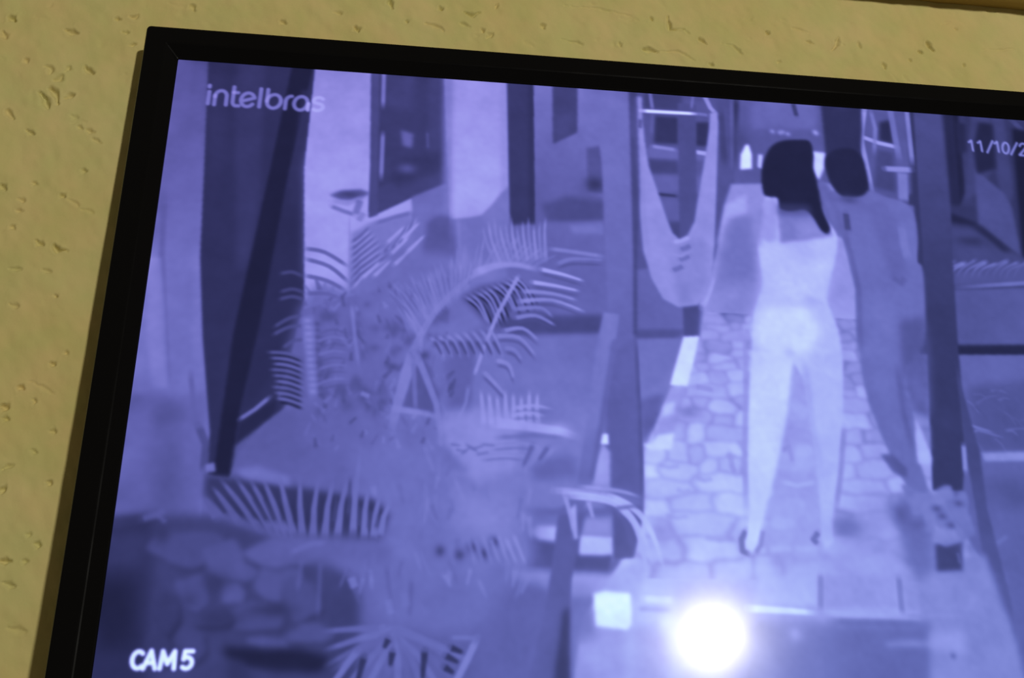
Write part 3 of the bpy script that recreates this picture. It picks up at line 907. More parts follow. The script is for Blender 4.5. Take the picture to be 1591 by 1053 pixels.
poly([(1430, 880), (1530, 860), (1580, 1000), (1620, 1160), (1430, 1160)], 122, 4)
# --- paving slabs in front
poly([(1050, 900), (1470, 880), (1530, 955), (1540, 1160), (1040, 1160)], 130, 6, .5)
poly([(1180, 892), (1270, 890), (1272, 940), (1170, 942)], 164, 3, .9); poly([(1280, 892), (1390, 895), (1394, 944), (1280, 944)], 138, 3, .9)
poly([(1402, 905), (1500, 900), (1530, 950), (1405, 950)], 128, 5, .8)
poly([(1190, 855), (1330, 850), (1400, 880), (1320, 895), (1200, 886)], 140, 6, .8)
blob(1350, 882, 22, 12, 148, .8)
stroke([(1275, 890), (1275, 950)], 7, 118, 2, .8); stroke([(1396, 895), (1402, 955)], 7, 108, 2, .8)
stroke([(1162, 945), (1215, 948), (1268, 952)], 9, 204, 1.6, .95, None, 6); stroke([(1280, 951), (1330, 956), (1392, 957)], 6, 156, 1.6, .9)
stroke([(1404, 956), (1510, 958)], 5, 132, 2, .7)
poly([(1165, 965), (1450, 968), (1450, 1160), (1150, 1160)], 106, 6, .95, grad=((1180, 1000, 118), (1330, 1030, 92)))
stroke([(1290, 966), (1440, 970)], 9, 96, 3, .8)
blob(1240, 985, 30, 16, 126, .6); blob(1236, 984, 8, 8, 148, .7)
poly([(1375, 1000), (1400, 992), (1450, 995), (1460, 1006), (1380, 1006)], 124, 3, .8); poly([(1380, 1010), (1440, 1010), (1440, 1050), (1384, 1050)], 92, 4, .7)
poly([(1450, 960), (1560, 955), (1600, 1160), (1440, 1160)], 124, 5, .9)
poly([(1440, 985), (1500, 980), (1500, 1010), (1450, 1012)], 142, 5, .8); blob(1481, 1019, 4, 4, 92, .8)
poly([(1140, 1000), (1200, 1010), (1220, 1160), (1120, 1160)], 130, 8, .6)

# --- potted plant at the foot of the dark post
poly([(1395, 770), (1450, 765), (1453, 880), (1430, 905), (1405, 870)], 94, 6, .85)
poly([(1452, 845), (1497, 838), (1495, 886), (1455, 888)], 56, 2.5, .95, L=L_PLANT)
stroke([(1488, 858), (1492, 876)], 4, 92, 2, .7)
for (x, yy, rx, ry, tn) in ((1428, 778, 20, 22, 112), (1446, 800, 14, 26, 116), (1468, 768, 16, 14, 118), (1470, 800, 18, 22, 108), (1492, 790, 14, 26, 112), (1474, 832, 20, 16, 120), (1500, 820, 14, 20, 108), (1415, 760, 14, 12, 106)):
    pts = [(x + rx * (1 + .18 * math.cos(3 * a + x)) * math.cos(a), yy + ry * (1 + .15 * math.sin(4 * a)) * math.sin(a)) for a in np.linspace(0, 2 * math.pi, 13)[:-1]]
    poly(pts, tn, 2, .9, sm=True, L=L_PLANT)
for (x, yy) in ((1464, 802), (1490, 782), (1455, 790), (1478, 816)):
    blob(x, yy, 7, 5, 74, .9)
blob(1400, 800, 12, 16, 76, .8); blob(1425, 815, 12, 8, 82, .7); blob(1510, 850, 14, 14, 88, .7)

# --- second walker
poly([(1280, 300), (1300, 296), (1330, 300), (1350, 296), (1380, 306), (1404, 314), (1420, 334), (1426, 372), (1424, 405), (1434, 420), (1438, 500), (1432, 540), (1412, 560), (1406, 600), (1420, 650), (1424, 700), (1440, 752), (1436, 766), (1408, 752), (1388, 716), (1366, 668), (1346, 612), (1337, 560), (1335, 500), (1330, 440), (1322, 400), (1310, 372), (1292, 362), (1276, 340), (1270, 310)], 100, 2, L=L_M, sm=True)
poly([(1395, 500), (1436, 490), (1446, 560), (1446, 650), (1420, 640), (1404, 600), (1400, 550)], 74, 5, .85)
blob(1428, 605, 12, 22, 96, .6); poly([(1424, 660), (1446, 660), (1448, 700), (1436, 690)], 104, 3, .6)
poly([(1422, 650), (1432, 668), (1448, 712), (1446, 722), (1426, 720)], 164, 2.2, .9)
poly([(1330, 320), (1350, 330), (1385, 430), (1400, 440), (1412, 400), (1395, 340), (1370, 312)], 90, 5, .8, L=L_M)
stroke([(1308, 345), (1322, 400), (1334, 450), (1336, 560)], 9, 84, 3, .8)
stroke([(1386, 430), (1400, 440), (1408, 430)], 9, 84, 3, .7)
stroke([(1400, 350), (1406, 385), (1412, 406)], 12, 112, 3, .8)
poly([(1340, 450), (1390, 450), (1392, 560), (1380, 620), (1352, 600)], 106, 6, .7)
stroke([(1362, 620), (1390, 690), (1416, 745)], 14, 98, 4, .7)
stroke([(1394, 570), (1404, 640), (1418, 700)], 8, 82, 3.5, .7)
poly([(1368, 706), (1385, 704), (1410, 728), (1410, 742), (1388, 734)], 76, 2.2, .9, L=L_M)
# arm laid over the other's shoulder
poly([(1268, 292), (1280, 282), (1294, 300), (1308, 336), (1312, 362), (1296, 364), (1282, 352)], 92, 2.5, .95, L=L_M, sm=True)
stroke([(1276, 292), (1290, 325), (1300, 352)], 9, 100, 3, .7); stroke([(1314, 330), (1318, 360)], 9, 56, 2.5, .8)
# head
poly([(1281, 252), (1288, 238), (1304, 231), (1326, 232), (1340, 246), (1347, 270), (1349, 292), (1340, 304), (1318, 306), (1304, 302), (1290, 284)], 31, 2, L=L_M, sm=True)
blob(1318, 310, 16, 8, 62, .7)

# --- first walker: body, trousers, hair
body = [(1190, 306), (1204, 300), (1262, 300), (1284, 340), (1300, 366), (1298, 400), (1290, 430), (1284, 462), (1292, 486), (1304, 520), (1309, 570), (1308, 640), (1304, 700), (1297, 760), (1294, 800), (1292, 842), (1278, 844), (1274, 790), (1266, 700), (1256, 640), (1246, 590), (1232, 566), (1226, 600), (1220, 660), (1208, 720), (1192, 780), (1182, 830), (1172, 858), (1162, 856), (1164, 820), (1162, 760), (1161, 700), (1164, 620), (1168, 560), (1170, 500), (1176, 470), (1186, 440), (1182, 410), (1178, 380), (1184, 346)]
poly(body, 172, 2, L=L_W, sm=True)
poly([(1222, 580), (1252, 580), (1266, 690), (1276, 800), (1280, 850), (1182, 850), (1200, 770), (1214, 690)], 146, 3, .95, L=L_PATH)
for (x, yy, rx, ry, tn) in ((1240, 640, 14, 12, 158), (1236, 676, 22, 14, 144), (1238, 716, 26, 15, 156), (1234, 752, 30, 14, 146), (1222, 790, 26, 16, 154), (1256, 800, 16, 12, 150), (1232, 830, 34, 12, 146), (1250, 700, 12, 9, 162), (1218, 812, 18, 9, 160)):
    poly([(x - rx, yy - ry * .8), (x, yy - ry), (x + rx, yy - ry * .7), (x + rx, yy + ry * .6), (x, yy + ry), (x - rx, yy + ry * .8)], tn, 2.4, .8, sm=True)
stroke([(1214, 748), (1240, 754), (1270, 748)], 6, 164, 2, .7); stroke([(1214, 700), (1226, 694), (1232, 720)], 6, 130, 2.2, .6)
poly([(1242, 550), (1306, 550), (1309, 640), (1301, 740), (1293, 800), (1290, 842), (1279, 842), (1277, 780), (1268, 700), (1256, 630)], 164, 2.6, .95, L=L_W)
poly([(1168, 545), (1232, 550), (1224, 640), (1210, 710), (1192, 780), (1180, 830), (1172, 856), (1162, 852), (1166, 800), (1163, 740), (1164, 640)], 188, 2.4, .97, L=L_W)
poly([(1178, 480), (1262, 476), (1272, 520), (1254, 548), (1230, 556), (1200, 550), (1176, 536)], 196, 6, .9)
poly([(1184, 372), (1296, 370), (1288, 440), (1280, 470), (1184, 470), (1186, 430)], 170, 5, .85)
poly([(1210, 420), (1280, 410), (1280, 466), (1200, 466)], 182, 7, .7)
blob(1262, 466, 10, 7, 158, .6); blob(1226, 548, 9, 10, 164, .7); blob(1250, 556, 8, 10, 186, .6)
stroke([(1250, 560), (1262, 650), (1276, 740)], 8, 148, 3.5, .6); stroke([(1300, 560), (1298, 700), (1292, 800)], 8, 168, 3, .6)
stroke([(1312, 660), (1306, 740), (1298, 800)], 7, 126, 2.5, .8)
stroke([(1158, 520), (1159, 600), (1157, 700), (1159, 800)], 7, 136, 2.0, .8)
# bare back and arms
poly([(1206, 322), (1262, 318), (1284, 350), (1296, 366), (1270, 370), (1212, 378)], 108, 3, .9, L=L_W)
poly([(1234, 348), (1262, 344), (1282, 364), (1240, 372)], 130, 5, .85)
poly([(1186, 310), (1206, 306), (1208, 372), (1196, 378), (1184, 372), (1180, 346)], 138, 3, .85, L=L_W)
poly([(1176, 330), (1186, 320), (1184, 380), (1176, 384)], 118, 3, .6)
# hair
poly([(1186, 300), (1183, 270), (1188, 246), (1198, 228), (1214, 219), (1240, 217), (1258, 220), (1264, 240), (1264, 262), (1270, 285), (1274, 305), (1280, 330), (1290, 354), (1286, 363), (1276, 358), (1262, 336), (1250, 326), (1230, 328), (1212, 324), (1208, 308), (1196, 306)], 27, 1.8, L=L_W, sm=True)
poly([(1206, 316), (1258, 318), (1262, 334), (1240, 336), (1210, 334)], 58, 4, .6)
# shoes
stroke([(1160, 822), (1152, 838), (1154, 856), (1168, 862)], 7, 96, 1.8, .9, L_W); stroke([(1186, 822), (1182, 846), (1172, 862)], 6, 118, 2, .8)
stroke([(1174, 800), (1168, 830), (1165, 854)], 11, 182, 2, .9, L_W)
stroke([(1272, 826), (1264, 838), (1272, 846)], 7, 98, 2, .9, L_W); blob(1312, 818, 20, 14, 98, .7)
stroke([(1284, 800), (1284, 840)], 12, 156, 2.5, .9, L_W)

# --- lower left: rocks and dark corner
poly([(160, 800), (330, 800), (470, 850), (560, 900), (560, 1160), (100, 1160)], 56, 5, L=L_ROCK)
poly([(160, 815), (240, 800), (235, 870), (225, 1160), (90, 1160), (140, 960)], 36, 8, .9)
poly([(170, 806), (232, 800), (226, 812), (170, 820)], 46, 3, .8); poly([(170, 830), (228, 826), (224, 880), (165, 880)], 54, 7, .7)
poly([(160, 905), (205, 900), (210, 1000), (150, 1010)], 25, 9, .8)
rk = [(290, 850, 60, 34, 66), (350, 870, 45, 36, 74), (300, 920, 36, 32, 70), (258, 950, 22, 40, 50), (362, 922, 26, 22, 78), (372, 890, 30, 16, 76), (400, 960, 60, 26, 68), (430, 900, 44, 36, 74), (470, 930, 40, 40, 66), (330, 960, 40, 18, 54), (300, 1000, 30, 30, 58), (420, 1000, 40, 14, 74), (480, 985, 44, 18, 70), (250, 1010, 30, 30, 48), (440, 860, 60, 26, 82)]
for (x, yy, rx, ry, tn) in rk:
    pts = [(x + rx * (.85 + .2 * math.sin(2.3 * a + x)) * math.cos(a), yy + ry * (.85 + .2 * math.cos(3 * a + yy)) * math.sin(a)) for a in np.linspace(0, 2 * math.pi, 11)[:-1]]
    poly([(q[0] + 4, q[1] + 6) for q in pts], tn - 22, 3, .7, sm=True, L=L_ROCK)
    poly(pts, tn + 3, 3, .9, sm=True, L=L_ROCK)
for (x, yy, rx, ry, tn) in ((292, 932, 14, 10, 54), (335, 905, 16, 12, 46), (345, 960, 22, 10, 46), (420, 948, 24, 8, 46), (252, 830, 10, 12, 44), (505, 880, 16, 26, 60)):
    blob(x, yy, rx, ry, tn, .8)
stroke([(220, 806), (246, 798), (258, 790)], 8, 86, 3, .7); stroke([(246, 800), (258, 812)], 5, 84, 2.5, .6)
poly([(345, 1004), (400, 1006), (470, 1008), (512, 1020), (500, 1044), (430, 1048), (380, 1036), (350, 1020)], 26, 4, .95)
poly([(352, 1030), (372, 1024), (400, 1053), (430, 1160), (350, 1160)], 44, 4, .8); poly([(392, 1040), (470, 1046), (480, 1160), (400, 1160)], 54, 5, .8)

# --- the palms
mass = [(470, 470), (500, 440), (545, 450), (570, 410), (640, 390), (700, 400), (760, 410), (790, 440), (760, 500), (700, 540), (690, 600), (700, 650), (680, 700), (740, 750), (800, 800), (830, 860), (800, 900), (760, 960), (700, 980), (600, 970), (560, 900), (480, 860), (440, 780), (470, 700), (450, 640), (440, 600), (450, 540)]
poly(mass, 90, 7, .85, L=L_PALM, sm=True, grad=((470, 620, 88), (760, 640, 112)))
poly([(560, 700), (680, 690), (760, 750), (840, 800), (820, 860), (720, 880), (640, 900), (560, 860)], 104, 10, .8)
poly([(700, 760), (800, 770), (830, 810), (780, 850), (700, 830)], 128, 12, .7)
poly([(560, 880), (860, 890), (850, 1000), (720, 1010), (600, 960)], 96, 12, .6)
poly([(800, 900), (850, 910), (830, 1060), (740, 1060), (740, 980)], 88, 10, .6)
for k in range(230):                                   # broken leaf light and gaps in the crown
    x, yy = pr_.uniform(470, 700), pr_.uniform(440, 700)
    a = pr_.uniform(-2.4, -0.7); ln = pr_.uniform(8, 26)
    stroke([(x, yy), (x + ln * math.cos(a), yy + ln * math.sin(a))], pr_.uniform(4, 7), 90 + pr_.uniform(-26, 28), 1.3, .65, L_PALM, 3)
for k in range(60):
    blob(pr_.uniform(480, 690), pr_.uniform(470, 640), pr_.uniform(3, 9), pr_.uniform(4, 10), 72, .6)
for k in range(70):
    x, yy = pr_.uniform(540, 830), pr_.uniform(690, 900)
    a = pr_.uniform(1.1, 2.0); ln = pr_.uniform(20, 50)
    stroke([(x, yy), (x + ln * math.cos(a), yy + ln * math.sin(a))], pr_.uniform(4, 8), 106 + pr_.uniform(-20, 22) + (x - 650) * .06, 2, .5, L_PALM, 3)
# small hanging lamp shape on the white wall
poly([(512, 303), (530, 296), (560, 294), (576, 300), (552, 312), (528, 310)], 74, 2, .95)
blob(543, 302, 14, 5, 56, .8); stroke([(514, 312), (540, 316), (566, 306)], 7, 128, 2.2, .8); stroke([(514, 320), (534, 328), (552, 334)], 6, 98, 2, .9)
stroke([(560, 310), (552, 334)], 9, 84, 2.5, .7); stroke([(566, 330), (556, 344)], 8, 110, 2.5, .7)
# left frond seen dark on the white wall, pale on the dark curtain
for (p0, p1, p2) in (((474, 386), (505, 392), (541, 414)), ((474, 402), (512, 414), (543, 440)), ((474, 428), (508, 436), (538, 452)), ((476, 456), (505, 456), (530, 464))):
    stroke([p0, p1, p2], 6, 86, .8, .95, L_PALM, 5, True)
for k, (x0, yy, x1, y1) in enumerate(((436, 425, 472, 430), (436, 453, 474, 455), (434, 465, 474, 466), (426, 508, 474, 490), (424, 520, 474, 506), (440, 540, 474, 528))):
    stroke([(x0, yy), ((x0 + x1) / 2, (yy + y1) / 2 - 5), (x1, y1)], 5, 62 + k * 2, 1, .85, L_PALM, 5, True)
for k in range(9):
    yy = 548 + k * 9.0
    stroke([(416 + (k % 3) * 3 + k * 1.2, yy - 1), (445, yy + 1), (474, yy + 12)], 4, 80 + (k % 3) * 5, .9, .9, L_PALM, 6, True)
    stroke([(426 + k, yy + 5), (450, yy + 7), (470, yy + 15)], 4, 26, 1, .8, L_PALM, 4, True)
stroke([(478, 486), (482, 540), (488, 622)], 16, 104, 2.5, .75, L_PALM, 12, fade=.08)
for k in range(12):
    blob(478 + k * .8, 498 + k * 10, 5, 3.2, 124, .75); blob(493 + k * .5, 503 + k * 10, 4, 3.5, 66, .75)
for k in range(9):
    stroke([(492, 520 + k * 11), (516, 512 + k * 11), (540, 518 + k * 10)], 4, 108 if k % 2 else 76, 1.2, .6, L_PALM, 3, True)
# upper crown: pale slanting leaflets left
poly([(546, 362), (580, 344), (640, 328), (646, 400), (604, 440), (560, 462), (540, 450)], 104, 3, .85, L=L_PALM)
for k in range(7):
    stroke([(547, 376 + k * 11), (560, 366 + k * 10), (574 + k * 5, 352 + k * 7)], 5, 82, .8, .85, L_PALM, 2)
    stroke([(548, 382 + k * 11), (562, 371 + k * 10), (576 + k * 5, 358 + k * 7)], 4, 134, .8, .8, L_PALM, 2)
for k in range(7):
    stroke([(590 + k * 6, 396 - k * 3), (604 + k * 6, 380 - k * 4), (618 + k * 5, 362 - k * 4)], 5, 82 if k % 2 else 126, 1, .75, L_PALM, 3)
for (x, yy) in ((563, 432), (580, 430), (601, 378), (607, 395), (624, 372), (612, 412), (632, 392)):
    stroke([(x, yy), (x + 16, yy - 15), (x + 28, yy - 27)], 6, 140, 1, .9, L_PALM, 3)
stroke([(640, 330), (610, 338), (580, 348)], 6, 84, 1.5, .6)
# fan of leaflets of the middle frond
for k in range(17):
    b = (640 + k * 5.2, 520 - k * 4.2); t_ = (594 + k * 8.6, 440 - k * 3.0 + 12 * abs(math.sin(k * 1.3)))
    stroke([b, ((b[0] + t_[0]) / 2 + 3, (b[1] + t_[1]) / 2 - 6), t_], 8, 112 + (k % 3) * 6, 1.4, .75, L_PALM, 3)
    stroke([(b[0] + 4, b[1] - 12), (t_[0] + 6, t_[1] + 8)], 3.5, 84, 1.1, .75, L_PALM, 2.5)
frond([(640, 548), (668, 496), (706, 452), (750, 420), (800, 410), (842, 416)], 24, 62, 56, 62, 116, L_PALM, 6, .05, (-1,), .7, 9, .1, .95, 6)
for k in range(12):                                     # pale brush of leaflets right of the crown
    x = 752 + k * 8.2
    stroke([(x + 20 - k * 1.3, 412 - k * .6), (x + 4, 376 - k * 1.2), (x - 2 + k * .7, 350 - (k % 3) * 6)], 6, 118 + (k % 2) * 10, 1, .85, L_PALM, 2.5, True)
stroke([(735, 426), (765, 414), (800, 411), (838, 420)], 12, 136, 2.5, .85, L_PALM, 6, True)
# dark gaps then leaflets under the midrib
poly([(716, 462), (745, 444), (790, 436), (806, 452), (796, 480), (772, 510), (752, 500)], 62, 4, .85)
for k in range(10):
    x = 722 + k * 8.5; yy = 460 - k * 3.4
    j1, j2 = pr_.uniform(-3, 3), pr_.uniform(-8, 4)
    stroke([(x + 5, yy + 4), (x + 21 + j1, yy + 20), (x + 37 + j1, yy + 50 + j2)], 7, 26, .9, .92, L_PALM, 5, True)
    stroke([(x, yy), (x + 18 + j1, yy + 15), (x + 34 + j1, yy + 50 + j2)], 4.5, 114, .7, .95, L_PALM, 3.5, True)
# crossing straight stem
stroke([(806, 428), (772, 490), (750, 545), (738, 580)], 5.5, 132, .7, .95, L_PALM, 4.5, fade=.04)
# tips over the terrace
for (p0, p1, p2, t_) in (((840, 418), (874, 426), (906, 436), 140), ((826, 438), (864, 444), (900, 452), 138), ((812, 452), (858, 456), (896, 466), 116), ((806, 468), (858, 466), (908, 484), 118), ((800, 480), (840, 478), (858, 492), 104), ((800, 494), (832, 490), (862, 505), 108),
                       ((782, 514), (812, 510), (836, 528), 112), ((770, 522), (806, 524), (832, 552), 110), ((786, 540), (800, 544), (810, 558), 106), ((772, 560), (790, 566), (798, 588), 112), ((752, 578), (766, 592), (784, 612), 112), ((866, 410), (890, 402), (938, 404), 100)):
    stroke([(p0[0], p0[1] + 7), (p1[0], p1[1] + 8), (p2[0], p2[1] + 8)], 5, 70, 1.3, .6, None, 3, True)
    stroke([p0, p1, p2], 6.5, t_ + 10, .7, .95, L_PALM, 3.5, True, .1)
# lower middle leaflets with dark gaps
for k in range(8):
    x = 668 + k * 13
    stroke([(x, 524 - k * 2), (x + 12, 534 - k), (x + 22, 556)], 5, 122, 1, .85, L_PALM, 3, True)
    stroke([(x + 7, 530), (x + 13, 540), (x + 19, 552)], 5, 60, 1.2, .75, L_PALM, 3, True)
blob(660, 552, 7, 7, 60, .8); blob(612, 570, 8, 5, 66, .8)
# stems spreading like an A
poly([(625, 636), (634, 600), (640, 562), (664, 562), (676, 600), (684, 640)], 74, 2.5, .9)
stroke([(644, 546), (632, 580), (618, 625), (608, 670)], 17, 114, 1.6, .95, L_PALM, 9)
stroke([(646, 548), (662, 586), (678, 628), (686, 690)], 9, 112, 1.4, .95, L_PALM, 6); stroke([(642, 556), (644, 600), (646, 640)], 6, 100, 1.4, .9, L_PALM, 5)
stroke([(606, 634), (650, 640), (682, 648)], 9, 120, 2, .85, L_PALM, 6)
stroke([(546, 470), (552, 530), (558, 572)], 5, 112, 1.2, .8, L_PALM, 4); stroke([(560, 610), (575, 616)], 6, 122, 1.8, .8, L_PALM)
stroke([(728, 600), (724, 625), (712, 652)], 5, 116, 1.2, .85, L_PALM, 3)
# mid right clump
poly([(680, 660), (700, 636), (750, 632), (806, 640), (806, 724), (744, 752), (700, 724)], 130, 5, .85, L=L_PALM)
for k in range(8):
    x = 750 + k * 12
    stroke([(x + 2, 662 - k * .5), (x, 636), (x - 3 + k * .6, 606 + (k % 3) * 4)], 7, 138, 1.1, .9, L_PALM, 3.5)
for (yy, x0, x1) in ((632, 798, 858), (643, 796, 846), (690, 765, 840), (706, 750, 820)):
    stroke([(x0, yy + 2), ((x0 + x1) / 2, yy - 2), (x1, yy + 3)], 5, 138 if yy < 660 else 122, 1.2, .85, L_PALM, 3, True)
    stroke([(x0, yy + 9), ((x0 + x1) / 2, yy + 6), (x1 - 6, yy + 9)], 4, 90, 1.6, .5, None, 3, True)
stroke([(768, 656), (820, 662), (870, 670), (896, 678)], 14, 144, 2.2, .9, L_PALM, 10); blob(868, 668, 14, 8, 156, .7)
stroke([(770, 680), (830, 676), (880, 680)], 6, 92, 2.2, .6)
for (x0, y0, x1, y1) in ((828, 690, 812, 726), (852, 694, 836, 716)):
    stroke([(x0, y0), (x1, y1)], 6, 80, 1.6, .7, None, 4)
stroke([(840, 692), (822, 728)], 8, 124, 1.8, .7, L_PALM, 5); stroke([(860, 696), (840, 724)], 6, 124, 1.8, .7, L_PALM, 4)
poly([(825, 730), (850, 712), (890, 706), (898, 740), (866, 752), (830, 746)], 82, 5, .7)
for k in range(7):
    stroke([(700 + k * 8, 690 + k % 3 * 8), (716 + k * 9, 692 + k % 2 * 10)], 4, 92, 1.5, .6, None, 3)
poly([(690, 690), (730, 735), (700, 730), (690, 710)], 88, 4, .7)
# low left fronds over a dark gap
poly([(320, 736), (345, 740), (440, 752), (520, 766), (584, 776), (606, 800), (590, 842), (460, 836), (360, 800), (316, 770)], 42, 4, .9, L=L_PALM2)
poly([(366, 728), (400, 724), (450, 740), (452, 756), (380, 742)], 106, 3, .85)
base = [(336, 806), (372, 812), (404, 822), (424, 828), (438, 832), (448, 834), (458, 836), (470, 836), (486, 838), (504, 838), (524, 836), (548, 836), (566, 838), (580, 838), (590, 834)]
tip = [(318, 772), (330, 756), (342, 744), (366, 742), (388, 744), (408, 742), (434, 738), (466, 744), (494, 748), (518, 744), (540, 742), (560, 700), (572, 760), (590, 770), (606, 780)]
for k, (b, t_) in enumerate(zip(base, tip)):
    stroke([b, ((b[0] + t_[0]) / 2 - 2, (b[1] + t_[1]) / 2 - 4), t_], 9, 80 + k * 2.2, 1.2, .9, L_PALM2, 4)
for k in range(1, len(base)):
    b, t_ = base[k], tip[k]
    stroke([((b[0] * .75 + t_[0] * .25) - 10, b[1] * .75 + t_[1] * .25), ((b[0] * .3 + t_[0] * .7) - 12, b[1] * .3 + t_[1] * .7)], 5, 44 if k < 10 else 62, 1.4, .75, None, 3)
poly([(446, 830), (520, 830), (600, 840), (620, 870), (540, 872), (460, 862)], 86, 7, .8, L=L_PALM2)
stroke([(452, 858), (480, 846), (510, 842)], 6, 96, 2, .7, L_PALM2)
for (x0, y0, x1, y1) in ((470, 862, 462, 920), (498, 866, 494, 960), (540, 880, 560, 940), (600, 880, 612, 960), (640, 900, 636, 960)):
    stroke([(x0, y0), (x1, y1)], 5, 82, 2.4, .6)
stroke([(545, 896), (552, 914)], 9, 112, 2.2, .8); stroke([(604, 930), (608, 956)], 8, 110, 2.2, .8); stroke([(626, 920), (632, 944)], 9, 104, 2.5, .7); stroke([(588, 978), (600, 974)], 6, 124, 1.8, .8)
for (x, yy) in ((684, 856), (714, 862), (734, 850), (752, 860), (768, 842)):
    blob(x, yy, 6, 7, 62, .9)
for k in range(7):
    stroke([(726 + k * 12, 830 + (k % 2) * 6), (738 + k * 13, 876)], 5, 116 + k * 3, 1.8, .7, L_PALM2, 3)
# bottom fan
poly([(560, 1000), (600, 975), (680, 985), (740, 995), (735, 1160), (560, 1160)], 84, 8, .8, L=L_PALM3)
for k in range(15):
    a = math.radians(196 - k * 15.0) if k < 8 else math.radians(92 - (k - 8) * 13)
    x1, y1 = 620 + 118 * math.cos(a), 978 + 118 * abs(math.sin(a)) * 1.1 + (20 if k in (0, 14) else 0)
    stroke([(620, 978), ((620 + x1) / 2, (978 + y1) / 2 - 3), (x1, y1)], 9, 90 + (k % 3) * 6, 1.5, .8, L_PALM3, 5)
for (x0, y0, x1, y1) in ((604, 992, 596, 1008), (610, 1012, 606, 1036), (660, 1010, 656, 1060), (700, 1006, 720, 1014), (692, 1018, 714, 1030), (690, 1036, 706, 1046), (566, 1020, 552, 1070)):
    stroke([(x0, y0), (x1, y1)], 8, 38, 1.5, .85, L_PALM3, 4)
stroke([(742, 990), (728, 1020), (708, 1060), (690, 1110)], 8, 122, 1.2, .9, L_PALM3, 7); stroke([(700, 990), (742, 991)], 5, 108, 1.6, .8, L_PALM3)
stroke([(556, 1010), (536, 1036), (512, 1070)], 8, 108, 1.2, .9, L_PALM3, 6)
# pale drooping frond over the strut
poly([(830, 752), (880, 742), (940, 756), (1000, 775), (1000, 792), (940, 780), (880, 770)], 112, 5, .7, L=L_PALM4)
for (p, wd, t_) in (([(860, 762), (905, 764), (950, 772), (985, 786)], 9, 140), ([(880, 768), (940, 776), (975, 796), (1000, 836), (1016, 880)], 11, 168), ([(940, 768), (985, 790), (1012, 826), (1032, 884)], 10, 172), ([(900, 756), (960, 762), (995, 772)], 6, 142), ([(960, 786), (985, 812), (1000, 860), (1004, 892)], 9, 164), ([(878, 770), (886, 800), (892, 830)], 6, 142), ([(914, 778), (922, 806)], 6, 140)):
    stroke(p, wd, t_, 1.3, .85, L_PALM4, 4, True)
stroke([(955, 790), (985, 786), (1000, 790)], 5, 88, 1.8, .7)

# --- lettering burnt into the picture
def letter(strokes_, wd, tn, al, L, bl=.7):
    for s in strokes_:
        stroke(s, wd, tn, bl, al, L, fade=0)


ST_ = .13


def sl(pts, y0):                                       # letters lean with the panel's own upright
    return [(x + (y0 - yy) * ST_, yy) for x, yy in pts]


logo = [sl([(323, 161), (323, 142)], 161), sl([(322.5, 135), (322.5, 132.5)], 161),
        sl([(332.5, 162.5), (332.5, 148)], 162), sl([(332.5, 150)] + arc(341.5, 150, 9.2, 9.2, 180, 360) + [(350.8, 163)], 163),
        sl([(361, 135), (361, 158)] + arc(367, 158, 6, 6.5, 180, 70, 6) + [(371, 164.5)], 161), sl([(361, 143.5), (368, 144)], 161),
        sl(arc(385, 155, 10.5, 10.5, 40, 345, 20) + [(376, 157)], 155),
        sl([(402.5, 166), (402.5, 138)], 166), sl([(414.5, 157), (414.5, 139)], 158), sl(arc(425.5, 157.5, 10.8, 10.5, 0, 360, 22), 158),
        sl([(442.5, 169), (442.5, 158)] + arc(450.5, 157.5, 8, 8, 180, 275, 8), 169),
        sl(arc(467.5, 160.5, 10.5, 10.5, 0, 360, 22), 160), sl([(478, 161), (478, 171)], 171),
        sl(arc(493.5, 156.5, 7.5, 5, 330, 150, 10) + arc(493.5, 166.5, 8, 5.2, 280, 500, 14), 168)]
letter(logo, 5.4, 150, .66, L_LOGO, .45)
for s in logo[-2:]:
    stroke(s, 5.0, 166, .5, .55, L_LOGO, fade=0)
cap = [sl(arc(213, 1025, 9.3, 13, -50, -310, 18), 1038), sl([(222, 1038.5), (232, 1011), (240.5, 1038.5)], 1038), sl([(226, 1029.5), (237, 1029.5)], 1038),
       sl([(248, 1038.5), (250, 1011.5), (259, 1031), (268.5, 1011.5), (270, 1038.5)], 1038),
       sl([(296.5, 1011.5), (284.5, 1011.5), (283.5, 1024)] + arc(288.5, 1029.5, 8.5, 8.8, -125, 130, 14), 1038)]
letter([s for s in cap], 8, 50, .5, None, 1.6)
letter(cap, 5.0, 236, .95, L_CAP, .45)
dat = [[(1505, 221), (1509, 218), (1512, 234)], [(1519, 222), (1523, 219), (1526, 235)], [(1542, 219), (1534, 237)], [(1545, 223), (1549, 220), (1552, 236)],
       arc(1562.5, 230, 5, 8.5, 0, 360, 16, -.1), [(1580, 222), (1571, 240)], arc(1589, 228, 5, 5, 190, 380, 8) + [(1584, 241), (1596, 242)]]
letter(dat, 3.2, 150, .85, L_DATE, .45)

# --- camera softness, compression mottling
low = blur(RNG.normal(0, 1, tone.shape), 7); low /= low.std()
mid = blur(RNG.normal(0, 1, tone.shape), 2.2); mid /= mid.std()
tone = (blur(tone, 0.75) * 1.03 + 2.5) * (1 + 0.016 * low + 0.008 * mid)
RAMP = np.array([(0, 2, 3, 10), (25, 25, 27, 58), (40, 40, 42, 84), (55, 55, 57, 108), (75, 75, 77, 142), (95, 95, 96, 172), (110, 108, 110, 190),
                 (130, 130, 130, 212), (148, 150, 148, 232), (165, 164, 167, 244), (185, 181, 187, 250), (205, 199, 209, 253), (230, 217, 236, 252), (255, 255, 255, 255)], float)
rgb = np.stack([np.interp(tone, RAMP[:, 0], RAMP[:, k]) for k in (1, 2, 3)], -1)
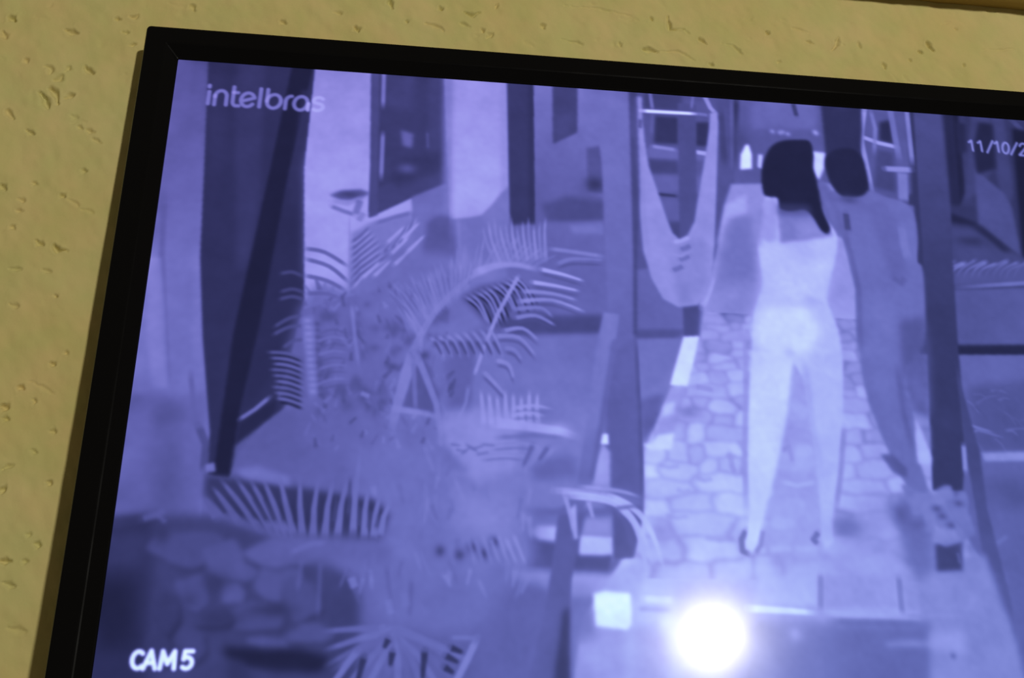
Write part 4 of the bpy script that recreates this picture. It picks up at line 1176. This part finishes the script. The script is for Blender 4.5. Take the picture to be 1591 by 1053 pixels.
# the panel shifts from violet on one side to blue on the other, as such panels do
gx = np.linspace(-1, 1, CW + 1)[None, :] * np.ones((CH + 1, 1)); gy = np.linspace(-1, 1, CH + 1)[:, None] * np.ones((1, CW + 1))
hue = np.clip(0.55 * gx + 0.5 * gy + 0.42, -0.6, 1)
rgb[..., 0] *= 1 - 0.045 * hue
rgb[..., 1] *= 1 + 0.032 * hue
s_ = np.clip(rgb / 255.0, 0, 1)
lin = np.where(s_ <= 0.04045, s_ / 12.92, ((s_ + 0.055) / 1.055) ** 2.4)

# --- the panel: each pictured thing is its own flat piece of the lit screen
gxs = S_TL[0] - XC + np.arange(CW + 1) / CW * SCR_W
gzs = S_TL[1] - U_BOT - np.arange(CH + 1) / CH * SCR_H
PX, PZ = np.meshgrid(gxs, gzs)
ALLV = np.stack([PX, np.full(PX.shape, REC), PZ], -1).reshape(-1, 3)
LIN4 = np.concatenate([lin, np.ones(lin.shape[:2] + (1,))], -1).reshape(-1, 4)
ii = (np.arange(CH)[:, None] * (CW + 1) + np.arange(CW)[None]).ravel()
QUADS = np.stack([ii, ii + CW + 1, ii + CW + 2, ii + 1], -1)
cell2 = lab[:-1, :-1].copy()
seen = np.zeros(cell2.shape, bool)
comps = {}
KEEP = {L_LOGO, L_CAP, L_DATE}
cl = cell2.tolist(); sn = [[False] * CW for _ in range(CH)]
for yy in range(CH):
    for xx in range(CW):
        if sn[yy][xx]:
            continue
        L = cl[yy][xx]; st = [(yy, xx)]; sn[yy][xx] = True; cells_ = []; nb = {}
        while st:
            a, b = st.pop(); cells_.append((a, b))
            for c, d in ((a + 1, b), (a - 1, b), (a, b + 1), (a, b - 1)):
                if 0 <= c < CH and 0 <= d < CW:
                    if cl[c][d] != L:
                        nb[cl[c][d]] = nb.get(cl[c][d], 0) + 1
                    elif not sn[c][d]:
                        sn[c][d] = True; st.append((c, d))
        comps.setdefault(L, []).append((len(cells_), cells_, nb))
BASE = {v for (k, t_), v in LABELS.items() if k in ('pictured_terrace', 'pictured_courtyard', 'pictured_garden')}
for L, cs in comps.items():
    if L in KEEP:
        continue
    big = max(c[0] for c in cs)
    for nn, cells_, nb in cs:
        if nb and nn < big and (nn < 45 or L in BASE):
            nb = {k: v for k, v in nb.items() if k not in KEEP and k not in BASE} or nb
            tgt = max(nb, key=nb.get)
            for a, b in cells_:
                cell2[a, b] = tgt
cell = cell2.ravel()


def panel_piece(name, L, parent):
    q = QUADS[cell == L]
    if not len(q):
        return None
    used, inv = np.unique(q.ravel(), return_inverse=True)
    me = np_mesh(name, ALLV[used], inv.reshape(-1, 4), M_SCREEN, False)
    at = me.color_attributes.new('picture', 'FLOAT_COLOR', 'POINT')
    at.data.foreach_set('color', LIN4[used].astype(np.float32).ravel())
    o = bpy.data.objects.new(name, me)
    COL.objects.link(o)
    o.parent = parent
    return o


# the panel itself: a thin dark slab, the picture lies on its face
x0, x1 = gxs[0] - 0.002, gxs[-1] + 0.002
z0, z1 = gzs[-1] - 0.002, gzs[0] + 0.002
bm = bmesh.new()
box(bm, x0, x1, REC + 0.0004, REC + 0.006, z0, z1)
screen = bm_obj('screen', bm, M_MATT, root)
screen['label'] = 'lit screen with a violet night picture of a courtyard'
for (name, text), L in LABELS.items():
    o = panel_piece(name, L, screen)
    if o and text:
        o['label'] = text
